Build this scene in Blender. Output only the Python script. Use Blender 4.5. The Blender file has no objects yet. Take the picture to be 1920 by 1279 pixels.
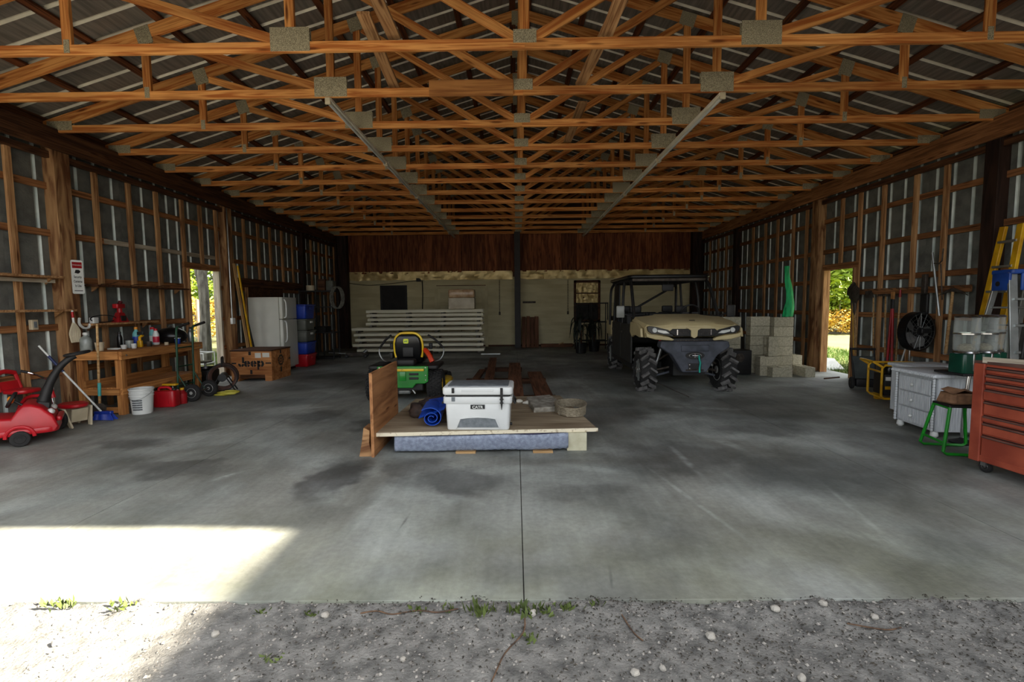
import bpy, math, random
from mathutils import Vector, Matrix, noise as mnoise
random.seed(7)
S = bpy.context.scene
COL = S.collection
PI = math.pi

# ------------------------------------------------------------------ camera
F_PX = 900.0
def cam_axes():
    yaw, pitch, roll = math.radians(0.5), math.radians(-4.42), math.radians(-0.55)
    fwd = Vector((-math.sin(yaw)*math.cos(pitch), math.cos(yaw)*math.cos(pitch), math.sin(pitch)))
    r = Vector((math.cos(yaw), math.sin(yaw), 0)); u = r.cross(fwd)
    c, s = math.cos(roll), math.sin(roll)
    return r*c + u*s, u*c - r*s, fwd
cr, cu, cf = cam_axes()
cd = bpy.data.cameras.new('camera'); cam = bpy.data.objects.new('camera', cd); COL.objects.link(cam)
cd.sensor_width = 36.0; cd.lens = F_PX/1920.0*36.0; cd.clip_start = 0.05; cd.clip_end = 400
cam.matrix_world = Matrix(((cr.x, cu.x, -cf.x, 0), (cr.y, cu.y, -cf.y, 0), (cr.z, cu.z, -cf.z, 1.5), (0, 0, 0, 1)))
S.camera = cam

# ------------------------------------------------------------------ sky, sun, exposure
W = bpy.data.worlds.new('sky'); S.world = W; W.use_nodes = True
wn = W.node_tree.nodes; wl = W.node_tree.links
sky = wn.new('ShaderNodeTexSky'); sky.sky_type = 'NISHITA'; sky.sun_disc = False
sky.sun_elevation = math.radians(34.5); sky.sun_rotation = math.radians(98); sky.air_density = 1.0; sky.dust_density = 2.5; sky.ozone_density = 1.0
hs = wn.new('ShaderNodeHueSaturation'); hs.inputs['Saturation'].default_value = 0.22
wl.new(sky.outputs[0], hs.inputs['Color'])
bg = wn['Background']; bg.inputs['Strength'].default_value = 0.48
wl.new(hs.outputs[0], bg.inputs['Color'])
sun_d = bpy.data.lights.new('sun', 'SUN'); sun_d.energy = 34.0; sun_d.angle = math.radians(1.0); sun_d.color = (1.0, 0.90, 0.74)
sun = bpy.data.objects.new('sun', sun_d); COL.objects.link(sun)
SUN_DIR = Vector((-1.45, 0.2, -1.0)).normalized()          # the way the light travels
sun.rotation_euler = SUN_DIR.to_track_quat('-Z', 'Y').to_euler(); sun.location = (12, -4, 20)
S.view_settings.view_transform = 'Standard'; S.view_settings.look = 'None'
S.view_settings.exposure = 0.28; S.view_settings.gamma = 1.0; S.view_settings.use_curve_mapping = False
S.cycles.use_denoising = True
S.cycles.max_bounces = 8; S.cycles.diffuse_bounces = 7; S.cycles.glossy_bounces = 3; S.cycles.transmission_bounces = 6; S.cycles.transparent_max_bounces = 8
S.cycles.caustics_reflective = False; S.cycles.caustics_refractive = False
S.cycles.sample_clamp_indirect = 6.0

# ------------------------------------------------------------------ helpers
def lin(c):
    return tuple(((x/255.0)/12.92 if x/255.0 <= 0.04045 else ((x/255.0+0.055)/1.055)**2.4) for x in c)
MATS = {}
def new_mat(name):
    m = bpy.data.materials.new(name); m.use_nodes = True; MATS[name] = m
    return m, m.node_tree.nodes, m.node_tree.links, m.node_tree.nodes['Principled BSDF']
def mk(name, c1, c2=None, scale=8.0, stretch=(1, 1, 1), rough=0.6, metal=0.0, bump=0.0, detail=4.0, vary=0.0, bscale=None, pos=(0.35, 0.65), spec=None, coat=0.0):
    """a procedural surface: two colours (sRGB 0-255) mixed by stretched noise in object space"""
    m, n, l, b = new_mat(name)
    c2 = c2 or tuple(max(0, x*0.78) for x in c1)
    tc = n.new('ShaderNodeTexCoord'); mp = n.new('ShaderNodeMapping'); mp.inputs['Scale'].default_value = stretch
    oi = n.new('ShaderNodeObjectInfo'); ad = n.new('ShaderNodeVectorMath'); ad.operation = 'ADD'
    mu = n.new('ShaderNodeVectorMath'); mu.operation = 'SCALE'; mu.inputs[0].default_value = (31.0, 17.0, 43.0)
    l.new(oi.outputs['Random'], mu.inputs['Scale'])
    l.new(tc.outputs['Object'], mp.inputs['Vector']); l.new(mp.outputs[0], ad.inputs[0]); l.new(mu.outputs[0], ad.inputs[1])
    nz = n.new('ShaderNodeTexNoise'); nz.inputs['Scale'].default_value = scale; nz.inputs['Detail'].default_value = detail
    l.new(ad.outputs[0], nz.inputs['Vector'])
    cr_ = n.new('ShaderNodeValToRGB'); e = cr_.color_ramp.elements
    e[0].position, e[1].position = pos; e[0].color = lin(c2)+(1,); e[1].color = lin(c1)+(1,)
    l.new(nz.outputs['Fac'], cr_.inputs['Fac'])
    out = cr_.outputs['Color']
    if vary > 0:
        hv = n.new('ShaderNodeHueSaturation'); mr = n.new('ShaderNodeMapRange')
        mr.inputs['To Min'].default_value = 1-vary; mr.inputs['To Max'].default_value = 1+vary
        l.new(oi.outputs['Random'], mr.inputs['Value']); l.new(mr.outputs[0], hv.inputs['Value']); l.new(out, hv.inputs['Color']); out = hv.outputs[0]
    l.new(out, b.inputs['Base Color'])
    b.inputs['Roughness'].default_value = rough; b.inputs['Metallic'].default_value = metal
    if spec is not None: b.inputs['Specular IOR Level'].default_value = spec
    if coat: b.inputs['Coat Weight'].default_value = coat
    if bump > 0:
        bp = n.new('ShaderNodeBump'); bp.inputs['Strength'].default_value = bump; bp.inputs['Distance'].default_value = 0.01
        if bscale:
            nb = n.new('ShaderNodeTexNoise'); nb.inputs['Scale'].default_value = bscale; nb.inputs['Detail'].default_value = 3
            l.new(ad.outputs[0], nb.inputs['Vector']); l.new(nb.outputs['Fac'], bp.inputs['Height'])
        else: l.new(nz.outputs['Fac'], bp.inputs['Height'])
        l.new(bp.outputs[0], b.inputs['Normal'])
    return m
def mk_wood(name, light, dark, vary=0.12, rough=0.7, knots=True, grain=1.0, spec=0.25):
    """sawn timber, grain along local X"""
    m, n, l, b = new_mat(name)
    tc = n.new('ShaderNodeTexCoord'); oi = n.new('ShaderNodeObjectInfo')
    mu = n.new('ShaderNodeVectorMath'); mu.operation = 'SCALE'; mu.inputs[0].default_value = (37.0, 11.0, 23.0); l.new(oi.outputs['Random'], mu.inputs['Scale'])
    ad = n.new('ShaderNodeVectorMath'); ad.operation = 'ADD'; l.new(tc.outputs['Object'], ad.inputs[0]); l.new(mu.outputs[0], ad.inputs[1])
    mp = n.new('ShaderNodeMapping'); mp.inputs['Scale'].default_value = (1.3, 26.0*grain, 26.0*grain); l.new(ad.outputs[0], mp.inputs['Vector'])
    n1 = n.new('ShaderNodeTexNoise'); n1.inputs['Scale'].default_value = 1.0; n1.inputs['Detail'].default_value = 5; n1.inputs['Distortion'].default_value = 1.1; l.new(mp.outputs[0], n1.inputs['Vector'])
    r1 = n.new('ShaderNodeValToRGB'); e = r1.color_ramp.elements; e[0].position = 0.38; e[1].position = 0.60; e[0].color = lin(dark)+(1,); e[1].color = lin(light)+(1,)
    l.new(n1.outputs['Fac'], r1.inputs['Fac']); out = r1.outputs['Color']
    mp2 = n.new('ShaderNodeMapping'); mp2.inputs['Scale'].default_value = (1.1, 4.0, 4.0); l.new(ad.outputs[0], mp2.inputs['Vector'])
    n2 = n.new('ShaderNodeTexNoise'); n2.inputs['Scale'].default_value = 1.0; n2.inputs['Detail'].default_value = 3; l.new(mp2.outputs[0], n2.inputs['Vector'])
    r2 = n.new('ShaderNodeValToRGB'); e = r2.color_ramp.elements; e[0].position = 0.3; e[1].position = 0.75; e[0].color = (0.62, 0.55, 0.50, 1); e[1].color = (1.1, 1.08, 1.05, 1)
    l.new(n2.outputs['Fac'], r2.inputs['Fac'])
    mx = n.new('ShaderNodeMix'); mx.data_type = 'RGBA'; mx.blend_type = 'MULTIPLY'; mx.inputs['Factor'].default_value = 1.0
    l.new(out, mx.inputs['A']); l.new(r2.outputs['Color'], mx.inputs['B']); out = mx.outputs['Result']
    if knots:
        mp3 = n.new('ShaderNodeMapping'); mp3.inputs['Scale'].default_value = (1.6, 9.0, 9.0); l.new(ad.outputs[0], mp3.inputs['Vector'])
        vo = n.new('ShaderNodeTexVoronoi'); vo.inputs['Scale'].default_value = 1.0; l.new(mp3.outputs[0], vo.inputs['Vector'])
        rk = n.new('ShaderNodeValToRGB'); e = rk.color_ramp.elements; e[0].position = 0.07; e[1].position = 0.17; e[0].color = (0.26, 0.17, 0.11, 1); e[1].color = (1, 1, 1, 1)
        l.new(vo.outputs['Distance'], rk.inputs['Fac'])
        m2 = n.new('ShaderNodeMix'); m2.data_type = 'RGBA'; m2.blend_type = 'MULTIPLY'; m2.inputs['Factor'].default_value = 0.9
        l.new(out, m2.inputs['A']); l.new(rk.outputs['Color'], m2.inputs['B']); out = m2.outputs['Result']
    hv = n.new('ShaderNodeHueSaturation'); mr = n.new('ShaderNodeMapRange'); mr.inputs['To Min'].default_value = 1-vary; mr.inputs['To Max'].default_value = 1+vary
    l.new(oi.outputs['Random'], mr.inputs['Value']); l.new(mr.outputs[0], hv.inputs['Value']); l.new(out, hv.inputs['Color'])
    l.new(hv.outputs[0], b.inputs['Base Color']); b.inputs['Roughness'].default_value = rough; b.inputs['Specular IOR Level'].default_value = spec
    bp = n.new('ShaderNodeBump'); bp.inputs['Strength'].default_value = 0.25; bp.inputs['Distance'].default_value = 0.004
    l.new(n1.outputs['Fac'], bp.inputs['Height']); l.new(bp.outputs[0], b.inputs['Normal'])
    return m
def mk_glass(name, tint=(235, 240, 238), rough=0.02):
    m, n, l, b = new_mat(name)
    b.inputs['Base Color'].default_value = lin(tint)+(1,); b.inputs['Roughness'].default_value = 0.08
    tr = n.new('ShaderNodeBsdfTransparent'); tr.inputs['Color'].default_value = (0.93, 0.94, 0.92, 1)
    lw = n.new('ShaderNodeLayerWeight'); lw.inputs['Blend'].default_value = 0.35
    mr = n.new('ShaderNodeMapRange'); mr.inputs['To Min'].default_value = 0.04; mr.inputs['To Max'].default_value = 0.45; l.new(lw.outputs['Facing'], mr.inputs['Value'])
    ms = n.new('ShaderNodeMixShader'); l.new(mr.outputs[0], ms.inputs['Fac']); l.new(tr.outputs[0], ms.inputs[1]); l.new(b.outputs[0], ms.inputs[2])
    l.new(ms.outputs[0], n['Material Output'].inputs['Surface'])
    return m

class MB:
    """collects faces of one mesh; build() links it as ONE object"""
    def __init__(s): s.v = []; s.f = []; s.m = []
    def add(s, vs, fs, mi=0, M=None):
        o = len(s.v)
        s.v += [tuple(M @ Vector(p)) if M is not None else tuple(p) for p in vs]
        s.f += [tuple(o+i for i in f) for f in fs]; s.m += [mi]*len(fs); return s
    def box(s, c, d, M=None, mi=0, taper=None):
        x, y, z = d[0]/2, d[1]/2, d[2]/2; tx, ty = taper or (1, 1)
        vs = [(-x, -y, -z), (x, -y, -z), (x, y, -z), (-x, y, -z), (-x*tx, -y*ty, z), (x*tx, -y*ty, z), (x*tx, y*ty, z), (-x*tx, y*ty, z)]
        if M is None: vs = [(a+c[0], b+c[1], e+c[2]) for a, b, e in vs]
        else: vs = [M @ Vector(p) + Vector(c) for p in vs]
        return s.add(vs, [(0, 3, 2, 1), (4, 5, 6, 7), (0, 1, 5, 4), (1, 2, 6, 5), (2, 3, 7, 6), (3, 0, 4, 7)], mi)
    def bx(s, x0, x1, y0, y1, z0, z1, mi=0):
        return s.box(((x0+x1)/2, (y0+y1)/2, (z0+z1)/2), (x1-x0, y1-y0, z1-z0), None, mi)
    def rings(s, rs, mi=0, cap0=True, cap1=True, closed=False):
        n = len(rs[0]); vs = [p for r in rs for p in r]; fs = []; k = len(rs)
        for i in range(k if closed else k-1):
            a, b = i*n, ((i+1) % k)*n
            for j in range(n):
                j2 = (j+1) % n; fs.append((a+j, a+j2, b+j2, b+j))
        if not closed:
            if cap0: fs.append(tuple(reversed(range(n))))
            if cap1: fs.append(tuple((k-1)*n+j for j in range(n)))
        return s.add(vs, fs, mi)
    def cyl(s, p0, p1, r0, r1=None, n=12, mi=0, caps=True):
        p0, p1 = Vector(p0), Vector(p1); r1 = r0 if r1 is None else r1
        q = (p1-p0).to_track_quat('Z', 'Y')
        a, b = q @ Vector((1, 0, 0)), q @ Vector((0, 1, 0))
        rs = [[c + a*(r*math.cos(2*PI*j/n)) + b*(r*math.sin(2*PI*j/n)) for j in range(n)] for c, r in ((p0, r0), (p1, r1))]
        return s.rings(rs, mi, caps, caps)
    def tube(s, pts, r, n=8, mi=0, closed=False, sub=0, rs=None):
        pts = [Vector(p) for p in pts]
        if sub: pts = smooth_path(pts, sub, closed)
        k = len(pts); out = []; prev = None
        for i, p in enumerate(pts):
            if closed: t = pts[(i+1) % k]-pts[i-1]
            else: t = pts[min(i+1, k-1)]-pts[max(i-1, 0)]
            t.normalize()
            if prev is None:
                a = t.orthogonal().normalized()
            else:
                a = prev - t*prev.dot(t)
                a = a.normalized() if a.length > 1e-6 else t.orthogonal().normalized()
            prev = a; b = t.cross(a); rr = r if rs is None else rs[min(len(rs)-1, int(round(i*(len(rs)-1)/max(1, k-1))))]
            out.append([p + a*(rr*math.cos(2*PI*j/n)) + b*(rr*math.sin(2*PI*j/n)) for j in range(n)])
        return s.rings(out, mi, True, True, closed)
    def lathe(s, prof, n=20, M=None, mi=0):
        rs = [[(r*math.cos(2*PI*j/n), r*math.sin(2*PI*j/n), z) for j in range(n)] for r, z in prof]
        if M is not None: rs = [[M @ Vector(p) for p in r] for r in rs]
        return s.rings(rs, mi)
    def prism(s, poly, h0, h1, M=None, mi=0):
        """poly in local xy, extruded along local z"""
        rs = [[(x, y, h) for x, y in poly] for h in (h0, h1)]
        if M is not None: rs = [[M @ Vector(p) for p in r] for r in rs]
        return s.rings(rs, mi)
    def sph(s, c, r, nu=14, nv=9, mi=0, M=None):
        r = (r, r, r) if not hasattr(r, '__len__') else r
        rs = []
        for i in range(nv+1):
            t = PI*(0.02+0.96*i/nv)-PI/2
            rs.append([Vector((c[0]+r[0]*math.cos(t)*math.cos(2*PI*j/nu), c[1]+r[1]*math.cos(t)*math.sin(2*PI*j/nu), c[2]+r[2]*math.sin(t))) for j in range(nu)])
        if M is not None: rs = [[M @ p for p in q] for q in rs]
        return s.rings(rs, mi)
    def rbox(s, c, d, r=0.03, e=None, n=4, M=None, mi=0, taper=(1, 1)):
        """rounded box: plan corners r, top and bottom edges e; taper = (bottom, top) scale"""
        e = r*0.6 if e is None else e
        hz = d[2]/2; rs = []
        lv = [(-hz, -e), (-hz+e*0.3, -e*0.3), (-hz+e, 0), (hz-e, 0), (hz-e*0.3, -e*0.3), (hz, -e)]
        for z, off in lv:
            k = taper[0]+(taper[1]-taper[0])*(z+hz)/(2*hz)
            rs.append([Vector((x, y, z)) for x, y in rrect(d[0]*k+2*off, d[1]*k+2*off, max(0.001, r+off), n)])
        if M is not None: rs = [[M @ p for p in q] for q in rs]
        rs = [[p+Vector(c) for p in q] for q in rs]
        return s.rings(rs, mi)
    def mesh(s, name, mats, smooth=40):
        me = bpy.data.meshes.new(name); me.from_pydata(s.v, [], s.f)
        for m in (mats if isinstance(mats, (list, tuple)) else [mats]): me.materials.append(MATS[m] if isinstance(m, str) else m)
        me.polygons.foreach_set('material_index', s.m)
        if smooth:
            me.polygons.foreach_set('use_smooth', [True]*len(s.f)); me.set_sharp_from_angle(angle=math.radians(smooth))
        me.validate(); me.update(); return me
    def build(s, name, mats, parent=None, loc=(0, 0, 0), rot=(0, 0, 0), smooth=40, bevel=0, label=None, kind=None):
        o = bpy.data.objects.new(name, s.mesh(name, mats, smooth)); COL.objects.link(o); o.location = loc; o.rotation_euler = rot
        if parent is not None: o.parent = parent
        if bevel:
            bv = o.modifiers.new('bevel', 'BEVEL'); bv.width = bevel; bv.segments = 2; bv.limit_method = 'ANGLE'; bv.angle_limit = math.radians(50)
        if label: o['label'] = label
        if kind: o['kind'] = kind
        return o
def rrect(w, h, r, n=4):
    r = min(r, w/2-1e-4, h/2-1e-4); out = []
    for cx, cy, a0 in ((w/2-r, h/2-r, 0), (-w/2+r, h/2-r, PI/2), (-w/2+r, -h/2+r, PI), (w/2-r, -h/2+r, 1.5*PI)):
        for i in range(n+1): a = a0+PI/2*i/n; out.append((cx+r*math.cos(a), cy+r*math.sin(a)))
    return out
def smooth_path(pts, sub, closed=False):
    out = []; k = len(pts)
    for i in range(k if closed else k-1):
        p0 = pts[i-1] if (closed or i > 0) else pts[0]; p1 = pts[i]; p2 = pts[(i+1) % k]; p3 = pts[(i+2) % k] if (closed or i+2 < k) else pts[-1]
        for j in range(sub):
            t = j/sub; t2, t3 = t*t, t*t*t
            out.append(0.5*((2*p1)+(p2-p0)*t+(2*p0-5*p1+4*p2-p3)*t2+(3*p1-p0-3*p2+p3)*t3))
    if not closed: out.append(pts[-1])
    return out
def rotM(x=0, y=0, z=0): return (Matrix.Rotation(z, 4, 'Z') @ Matrix.Rotation(y, 4, 'Y') @ Matrix.Rotation(x, 4, 'X'))
def trM(v, x=0, y=0, z=0): return Matrix.Translation(Vector(v)) @ rotM(x, y, z)
def tag(o, label, cat=None, group=None, kind=None):
    o['label'] = label
    if cat: o['category'] = cat
    if group: o['group'] = group
    if kind: o['kind'] = kind
    return o
def thing(name, label, cat, loc=(0, 0, 0), rz=0.0, group=None, rot=None):
    o = bpy.data.objects.new(name, None); COL.objects.link(o); o.location = loc; o.rotation_euler = rot or (0, 0, rz); o.empty_display_size = 0.1
    return tag(o, label, cat, group)
def struct(name, label=None):
    o = bpy.data.objects.new(name, None); COL.objects.link(o); o['kind'] = 'structure'
    if label: o['label'] = label
    return o
_bc = {}
def board(name, p0, p1, w, t, mat, parent=None, wv=(0, 0, 1), bevel=0.0):
    """a timber from p0 to p1: width w along wv, thickness t across; grain runs along its length"""
    p0, p1 = Vector(p0), Vector(p1); d = p1-p0; L = d.length; x = d.normalized(); y = Vector(wv); y = (y-x*y.dot(x)).normalized(); z = x.cross(y)
    key = (round(L, 3), round(w, 3), round(t, 3), mat, name)
    if key not in _bc:
        mb = MB(); c = min(0.004, t*0.12)
        prof = [(-w/2+c, -t/2), (w/2-c, -t/2), (w/2, -t/2+c), (w/2, t/2-c), (w/2-c, t/2), (-w/2+c, t/2), (-w/2, t/2-c), (-w/2, -t/2+c)]
        mb.rings([[(xx, a, b) for a, b in prof] for xx in (-L/2, L/2)])
        _bc[key] = mb.mesh(name, mat, 0)
    o = bpy.data.objects.new(name, _bc[key]); COL.objects.link(o); c = (p0+p1)/2
    o.matrix_local = Matrix(((x.x, y.x, z.x, c.x), (x.y, y.y, z.y, c.y), (x.z, y.z, z.z, c.z), (0, 0, 0, 1)))
    if parent is not None: o.parent = parent
    return o
def copy_tree(o, parent=None):
    c = o.copy(); COL.objects.link(c)
    if parent is not None: c.parent = parent
    for ch in [q for q in COL.objects if q.parent == o]: copy_tree(ch, c)
    return c
def text(name, body, size, mat, parent, M, depth=0.001, align='CENTER', bold=0.0, xs=1.0):
    cu_ = bpy.data.curves.new(name, 'FONT'); cu_.body = body; cu_.size = size; cu_.align_x = align; cu_.align_y = 'CENTER'; cu_.extrude = depth; cu_.offset = bold
    t = bpy.data.objects.new(name, cu_); COL.objects.link(t)
    dg = bpy.context.evaluated_depsgraph_get(); me = bpy.data.meshes.new_from_object(t.evaluated_get(dg)); COL.objects.unlink(t); bpy.data.objects.remove(t)
    me.materials.clear(); me.materials.append(MATS[mat]); o = bpy.data.objects.new(name, me); COL.objects.link(o)
    if parent is not None: o.parent = parent
    o.matrix_local = M @ Matrix.Diagonal((xs, 1, 1, 1)); return o
ORD = ['first', 'second', 'third', 'fourth', 'fifth', 'sixth', 'seventh', 'eighth', 'ninth', 'tenth', 'eleventh', 'twelfth', 'thirteenth', 'fourteenth', 'fifteenth', 'sixteenth']

# ------------------------------------------------------------------ materials
mk_wood('pine', (232, 168, 98), (180, 106, 50), 0.16)
mk_wood('pine_old', (204, 162, 116), (146, 104, 68), 0.18)
mk_wood('beam_dark', (104, 70, 46), (58, 36, 24), 0.15)
mk_wood('purlin_wood', (120, 72, 42), (72, 40, 24), 0.15)
mk_wood('girt_wood', (172, 122, 80), (118, 78, 48), 0.2)
mk_wood('pole_wood', (184, 146, 104), (110, 72, 46), 0.08, grain=0.35)
mk_wood('pole_dark', (58, 40, 32), (32, 22, 18), 0.1, grain=0.4)
mk_wood('white_wood', (206, 200, 184), (166, 158, 140), 0.06, knots=False)
mk_wood('bench_wood', (204, 146, 86), (162, 108, 60), 0.1)
mk_wood('plank_brown', (132, 92, 70), (88, 58, 42), 0.18)
mk_wood('handle_wood', (196, 164, 118), (160, 124, 80), 0.12, knots=False)
mk_wood('crate_ply', (206, 146, 92), (166, 106, 60), 0.05, grain=0.5, knots=False)
mk_wood('ply_tan', (186, 136, 92), (140, 96, 62), 0.05, grain=0.35)
mk_wood('ply_red', (150, 92, 58), (98, 52, 30), 0.25, grain=0.45)
mk_wood('table_ply', (176, 164, 140), (146, 132, 110), 0.05, grain=0.3, knots=False)
mk('galv_plate', (196, 186, 156), (120, 112, 90), 130, rough=0.5, metal=0.3, bump=0.8, bscale=150)
mk('sheet_wall', (116, 118, 112), (88, 90, 86), 5, rough=0.65, metal=0.1, bump=0.5, bscale=45)
mk('sheet_rib_lit', (214, 221, 215), (168, 178, 174), 3, stretch=(1, 1, 0.2), rough=0.45, metal=0.1)  # same metal as the flats, painted paler for the light ribs reflect
mk('sheet_roof', (136, 131, 123), (104, 100, 94), 2, stretch=(1, 12, 1), rough=0.55, metal=0.15)
mk('sheet_roof_rib_lit', (240, 234, 216), (206, 200, 184), 3, rough=0.5, metal=0.1)  # light caught in the roof ribs, put into a paler colour
mk('steel_dark', (34, 28, 28), (20, 16, 16), 6, rough=0.6)
mk('siding_paint', (206, 196, 156), (186, 174, 134), 1.2, stretch=(1, 1, 2), rough=0.6, bump=0.2)
mk('foil', (226, 204, 146), (190, 164, 106), 4, rough=0.42, metal=0.35, bump=0.6, bscale=5)
mk('black_matte', (26, 25, 25), (16, 15, 15), 9, rough=0.6)
mk('black_gloss', (18, 18, 19), (12, 12, 13), 9, rough=0.3)
mk('rubber', (40, 39, 38), (26, 25, 25), 12, rough=0.85, bump=0.2)
mk('white_paint', (226, 228, 224), (204, 206, 202), 4, rough=0.45)
mk('white_plastic', (224, 226, 222), (206, 208, 204), 3, rough=0.42)
mk('chrome', (205, 205, 205), (180, 180, 180), 4, rough=0.18, metal=1.0)
mk('steel', (160, 162, 160), (120, 122, 120), 9, rough=0.4, metal=0.8)
mk('iron', (92, 84, 76), (58, 50, 44), 14, rough=0.65, metal=0.5)
mk('alu', (190, 194, 192), (160, 164, 162), 5, rough=0.35, metal=0.8)
mk('red_plastic', (190, 20, 34), (160, 12, 24), 3, rough=0.38)
mk('red_paint', (170, 26, 34), (130, 18, 22), 6, rough=0.4)
mk('green_paint', (24, 118, 40), (14, 92, 28), 5, rough=0.35)
mk('yellow_paint', (226, 176, 30), (192, 140, 18), 6, rough=0.42)
mk('blue_plastic', (30, 64, 170), (20, 46, 136), 4, rough=0.45)
mk('cream_plastic', (206, 194, 166), (184, 170, 142), 4, rough=0.5)
mk('orange_red', (216, 66, 26), (184, 50, 18), 5, rough=0.4)
# ------------------------------------------------------------------ the barn: sizes
XC = 0.105                      # ridge line
XL, XR = -6.28, 6.48            # faces of the wall studs
Y0, Y1 = 2.33, 17.0             # front edge of slab, back wall
ZB = 3.87                       # underside of the truss bottom chords
SLOPE = 0.30
def roof_z(x): return 4.60 + SLOPE*(4.29-abs(x-XC))      # centre line of a top chord
DOOR_L = (9.23, 10.13, 2.24); DOOR_R = (9.30, 10.16, 2.13)

# ------------------------------------------------------------------ floor: four concrete strips with recessed joints
def mat_concrete():
    m, n, l, b = new_mat('concrete')
    tc = n.new('ShaderNodeTexCoord'); P = tc.outputs['Object']
    def noise(sc, det, vec=P, dist=0.0):
        q = n.new('ShaderNodeTexNoise'); q.inputs['Scale'].default_value = sc; q.inputs['Detail'].default_value = det; q.inputs['Distortion'].default_value = dist; l.new(vec, q.inputs['Vector']); return q.outputs['Fac']
    def ramp(f, p0, p1, c0, c1):
        r = n.new('ShaderNodeValToRGB'); e = r.color_ramp.elements; e[0].position, e[1].position = p0, p1; e[0].color = tuple(c0)+(1,); e[1].color = tuple(c1)+(1,); l.new(f, r.inputs['Fac']); return r.outputs['Color']
    def mul(a, c, fac=1.0):
        x = n.new('ShaderNodeMix'); x.data_type = 'RGBA'; x.blend_type = 'MULTIPLY'
        if hasattr(fac, 'links'): l.new(fac, x.inputs['Factor'])
        else: x.inputs['Factor'].default_value = fac
        l.new(a, x.inputs['A'])
        if hasattr(c, 'links'): l.new(c, x.inputs['B'])
        else: x.inputs['B'].default_value = tuple(c)+(1,)
        return x.outputs['Result']
    col = ramp(noise(0.9, 6, dist=0.4), 0.32, 0.68, lin((129, 134, 129)), lin((186, 191, 185)))
    col = mul(col, ramp(noise(26, 4), 0.3, 0.7, (0.86, 0.86, 0.86), (1.05, 1.05, 1.05)))
    # long scuffs dragged along the building
    mp = n.new('ShaderNodeMapping'); mp.inputs['Scale'].default_value = (5.0, 0.55, 1); mp.inputs['Rotation'].default_value = (0, 0, 0.18); l.new(P, mp.inputs['Vector'])
    col = mul(col, ramp(noise(2.2, 5, mp.outputs[0], 0.8), 0.38, 0.62, (0.92, 0.92, 0.92), (1.03, 1.03, 1.03)))
    # dark oil and damp stains, plus painted shade at right back, with ragged outlines
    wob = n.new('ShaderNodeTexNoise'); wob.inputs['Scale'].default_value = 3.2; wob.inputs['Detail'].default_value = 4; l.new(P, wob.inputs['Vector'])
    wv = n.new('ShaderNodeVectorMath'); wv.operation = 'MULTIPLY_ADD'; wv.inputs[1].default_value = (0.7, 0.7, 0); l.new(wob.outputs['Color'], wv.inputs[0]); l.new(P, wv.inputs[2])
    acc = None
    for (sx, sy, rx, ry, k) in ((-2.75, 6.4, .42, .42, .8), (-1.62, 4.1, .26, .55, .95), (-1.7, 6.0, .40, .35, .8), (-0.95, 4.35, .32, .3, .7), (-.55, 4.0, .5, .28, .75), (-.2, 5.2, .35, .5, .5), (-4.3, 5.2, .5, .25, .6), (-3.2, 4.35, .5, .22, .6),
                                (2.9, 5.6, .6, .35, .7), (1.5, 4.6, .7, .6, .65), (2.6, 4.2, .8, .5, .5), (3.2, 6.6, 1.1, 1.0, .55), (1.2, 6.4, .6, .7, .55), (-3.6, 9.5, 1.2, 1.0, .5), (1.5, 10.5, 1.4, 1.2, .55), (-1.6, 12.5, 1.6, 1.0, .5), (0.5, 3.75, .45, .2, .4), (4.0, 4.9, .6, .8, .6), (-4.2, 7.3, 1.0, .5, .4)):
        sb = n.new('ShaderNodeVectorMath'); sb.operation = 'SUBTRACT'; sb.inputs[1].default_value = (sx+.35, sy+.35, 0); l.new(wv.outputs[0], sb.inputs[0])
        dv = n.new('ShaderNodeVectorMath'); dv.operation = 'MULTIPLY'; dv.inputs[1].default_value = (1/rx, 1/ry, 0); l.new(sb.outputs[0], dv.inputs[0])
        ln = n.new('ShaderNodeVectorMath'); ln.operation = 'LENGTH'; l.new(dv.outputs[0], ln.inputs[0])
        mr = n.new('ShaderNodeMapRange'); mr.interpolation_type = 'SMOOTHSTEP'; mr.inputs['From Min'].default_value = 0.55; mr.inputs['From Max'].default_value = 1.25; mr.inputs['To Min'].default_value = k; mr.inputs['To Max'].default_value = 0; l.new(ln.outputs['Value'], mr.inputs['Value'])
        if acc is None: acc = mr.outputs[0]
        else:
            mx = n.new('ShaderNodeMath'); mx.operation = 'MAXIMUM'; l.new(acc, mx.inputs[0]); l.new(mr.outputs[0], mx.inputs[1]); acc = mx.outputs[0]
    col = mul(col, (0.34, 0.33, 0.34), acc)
    # wide patches of ground-in dirt
    col = mul(col, ramp(noise(0.55, 7, dist=1.2), 0.42, 0.60, (0.72, 0.69, 0.66), (1.04, 1.04, 1.04)))
    col = mul(col, ramp(noise(2.1, 8, dist=0.8), 0.38, 0.60, (0.86, 0.855, 0.85), (1.04, 1.04, 1.04)))
    # pale scuffs and tyre drag marks
    for (ax, ay, bx_, by_, wd, k) in ((-2.67, 3.98, -2.46, 4.31, .05, .55), (1.17, 4.4, 1.48, 2.76, .03, .4), (2.52, 3.9, 2.30, 2.75, .03, .35), (-.80, 3.05, -.77, 3.42, .012, -.5), (-3.45, 6.8, -2.65, 7.1, .09, .4), (1.6, 5.07, 1.6, 3.9, .05, .35), (-.5, 7.0, .3, 8.9, .18, .3), (-3.97, 5.2, -3.42, 6.16, .12, .35), (1.05, 10.2, 1.42, 7.0, .10, .3), (2.0, 5.6, 2.4, 4.6, .10, .35), (-1.2, 3.7, -.2, 3.6, .10, .3), (.53, 2.7, .49, 2.4, .012, -.5), (1.9, 6.9, 3.3, 6.6, .12, .35), (.3, 4.4, 1.1, 4.1, .10, .3)):
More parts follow.
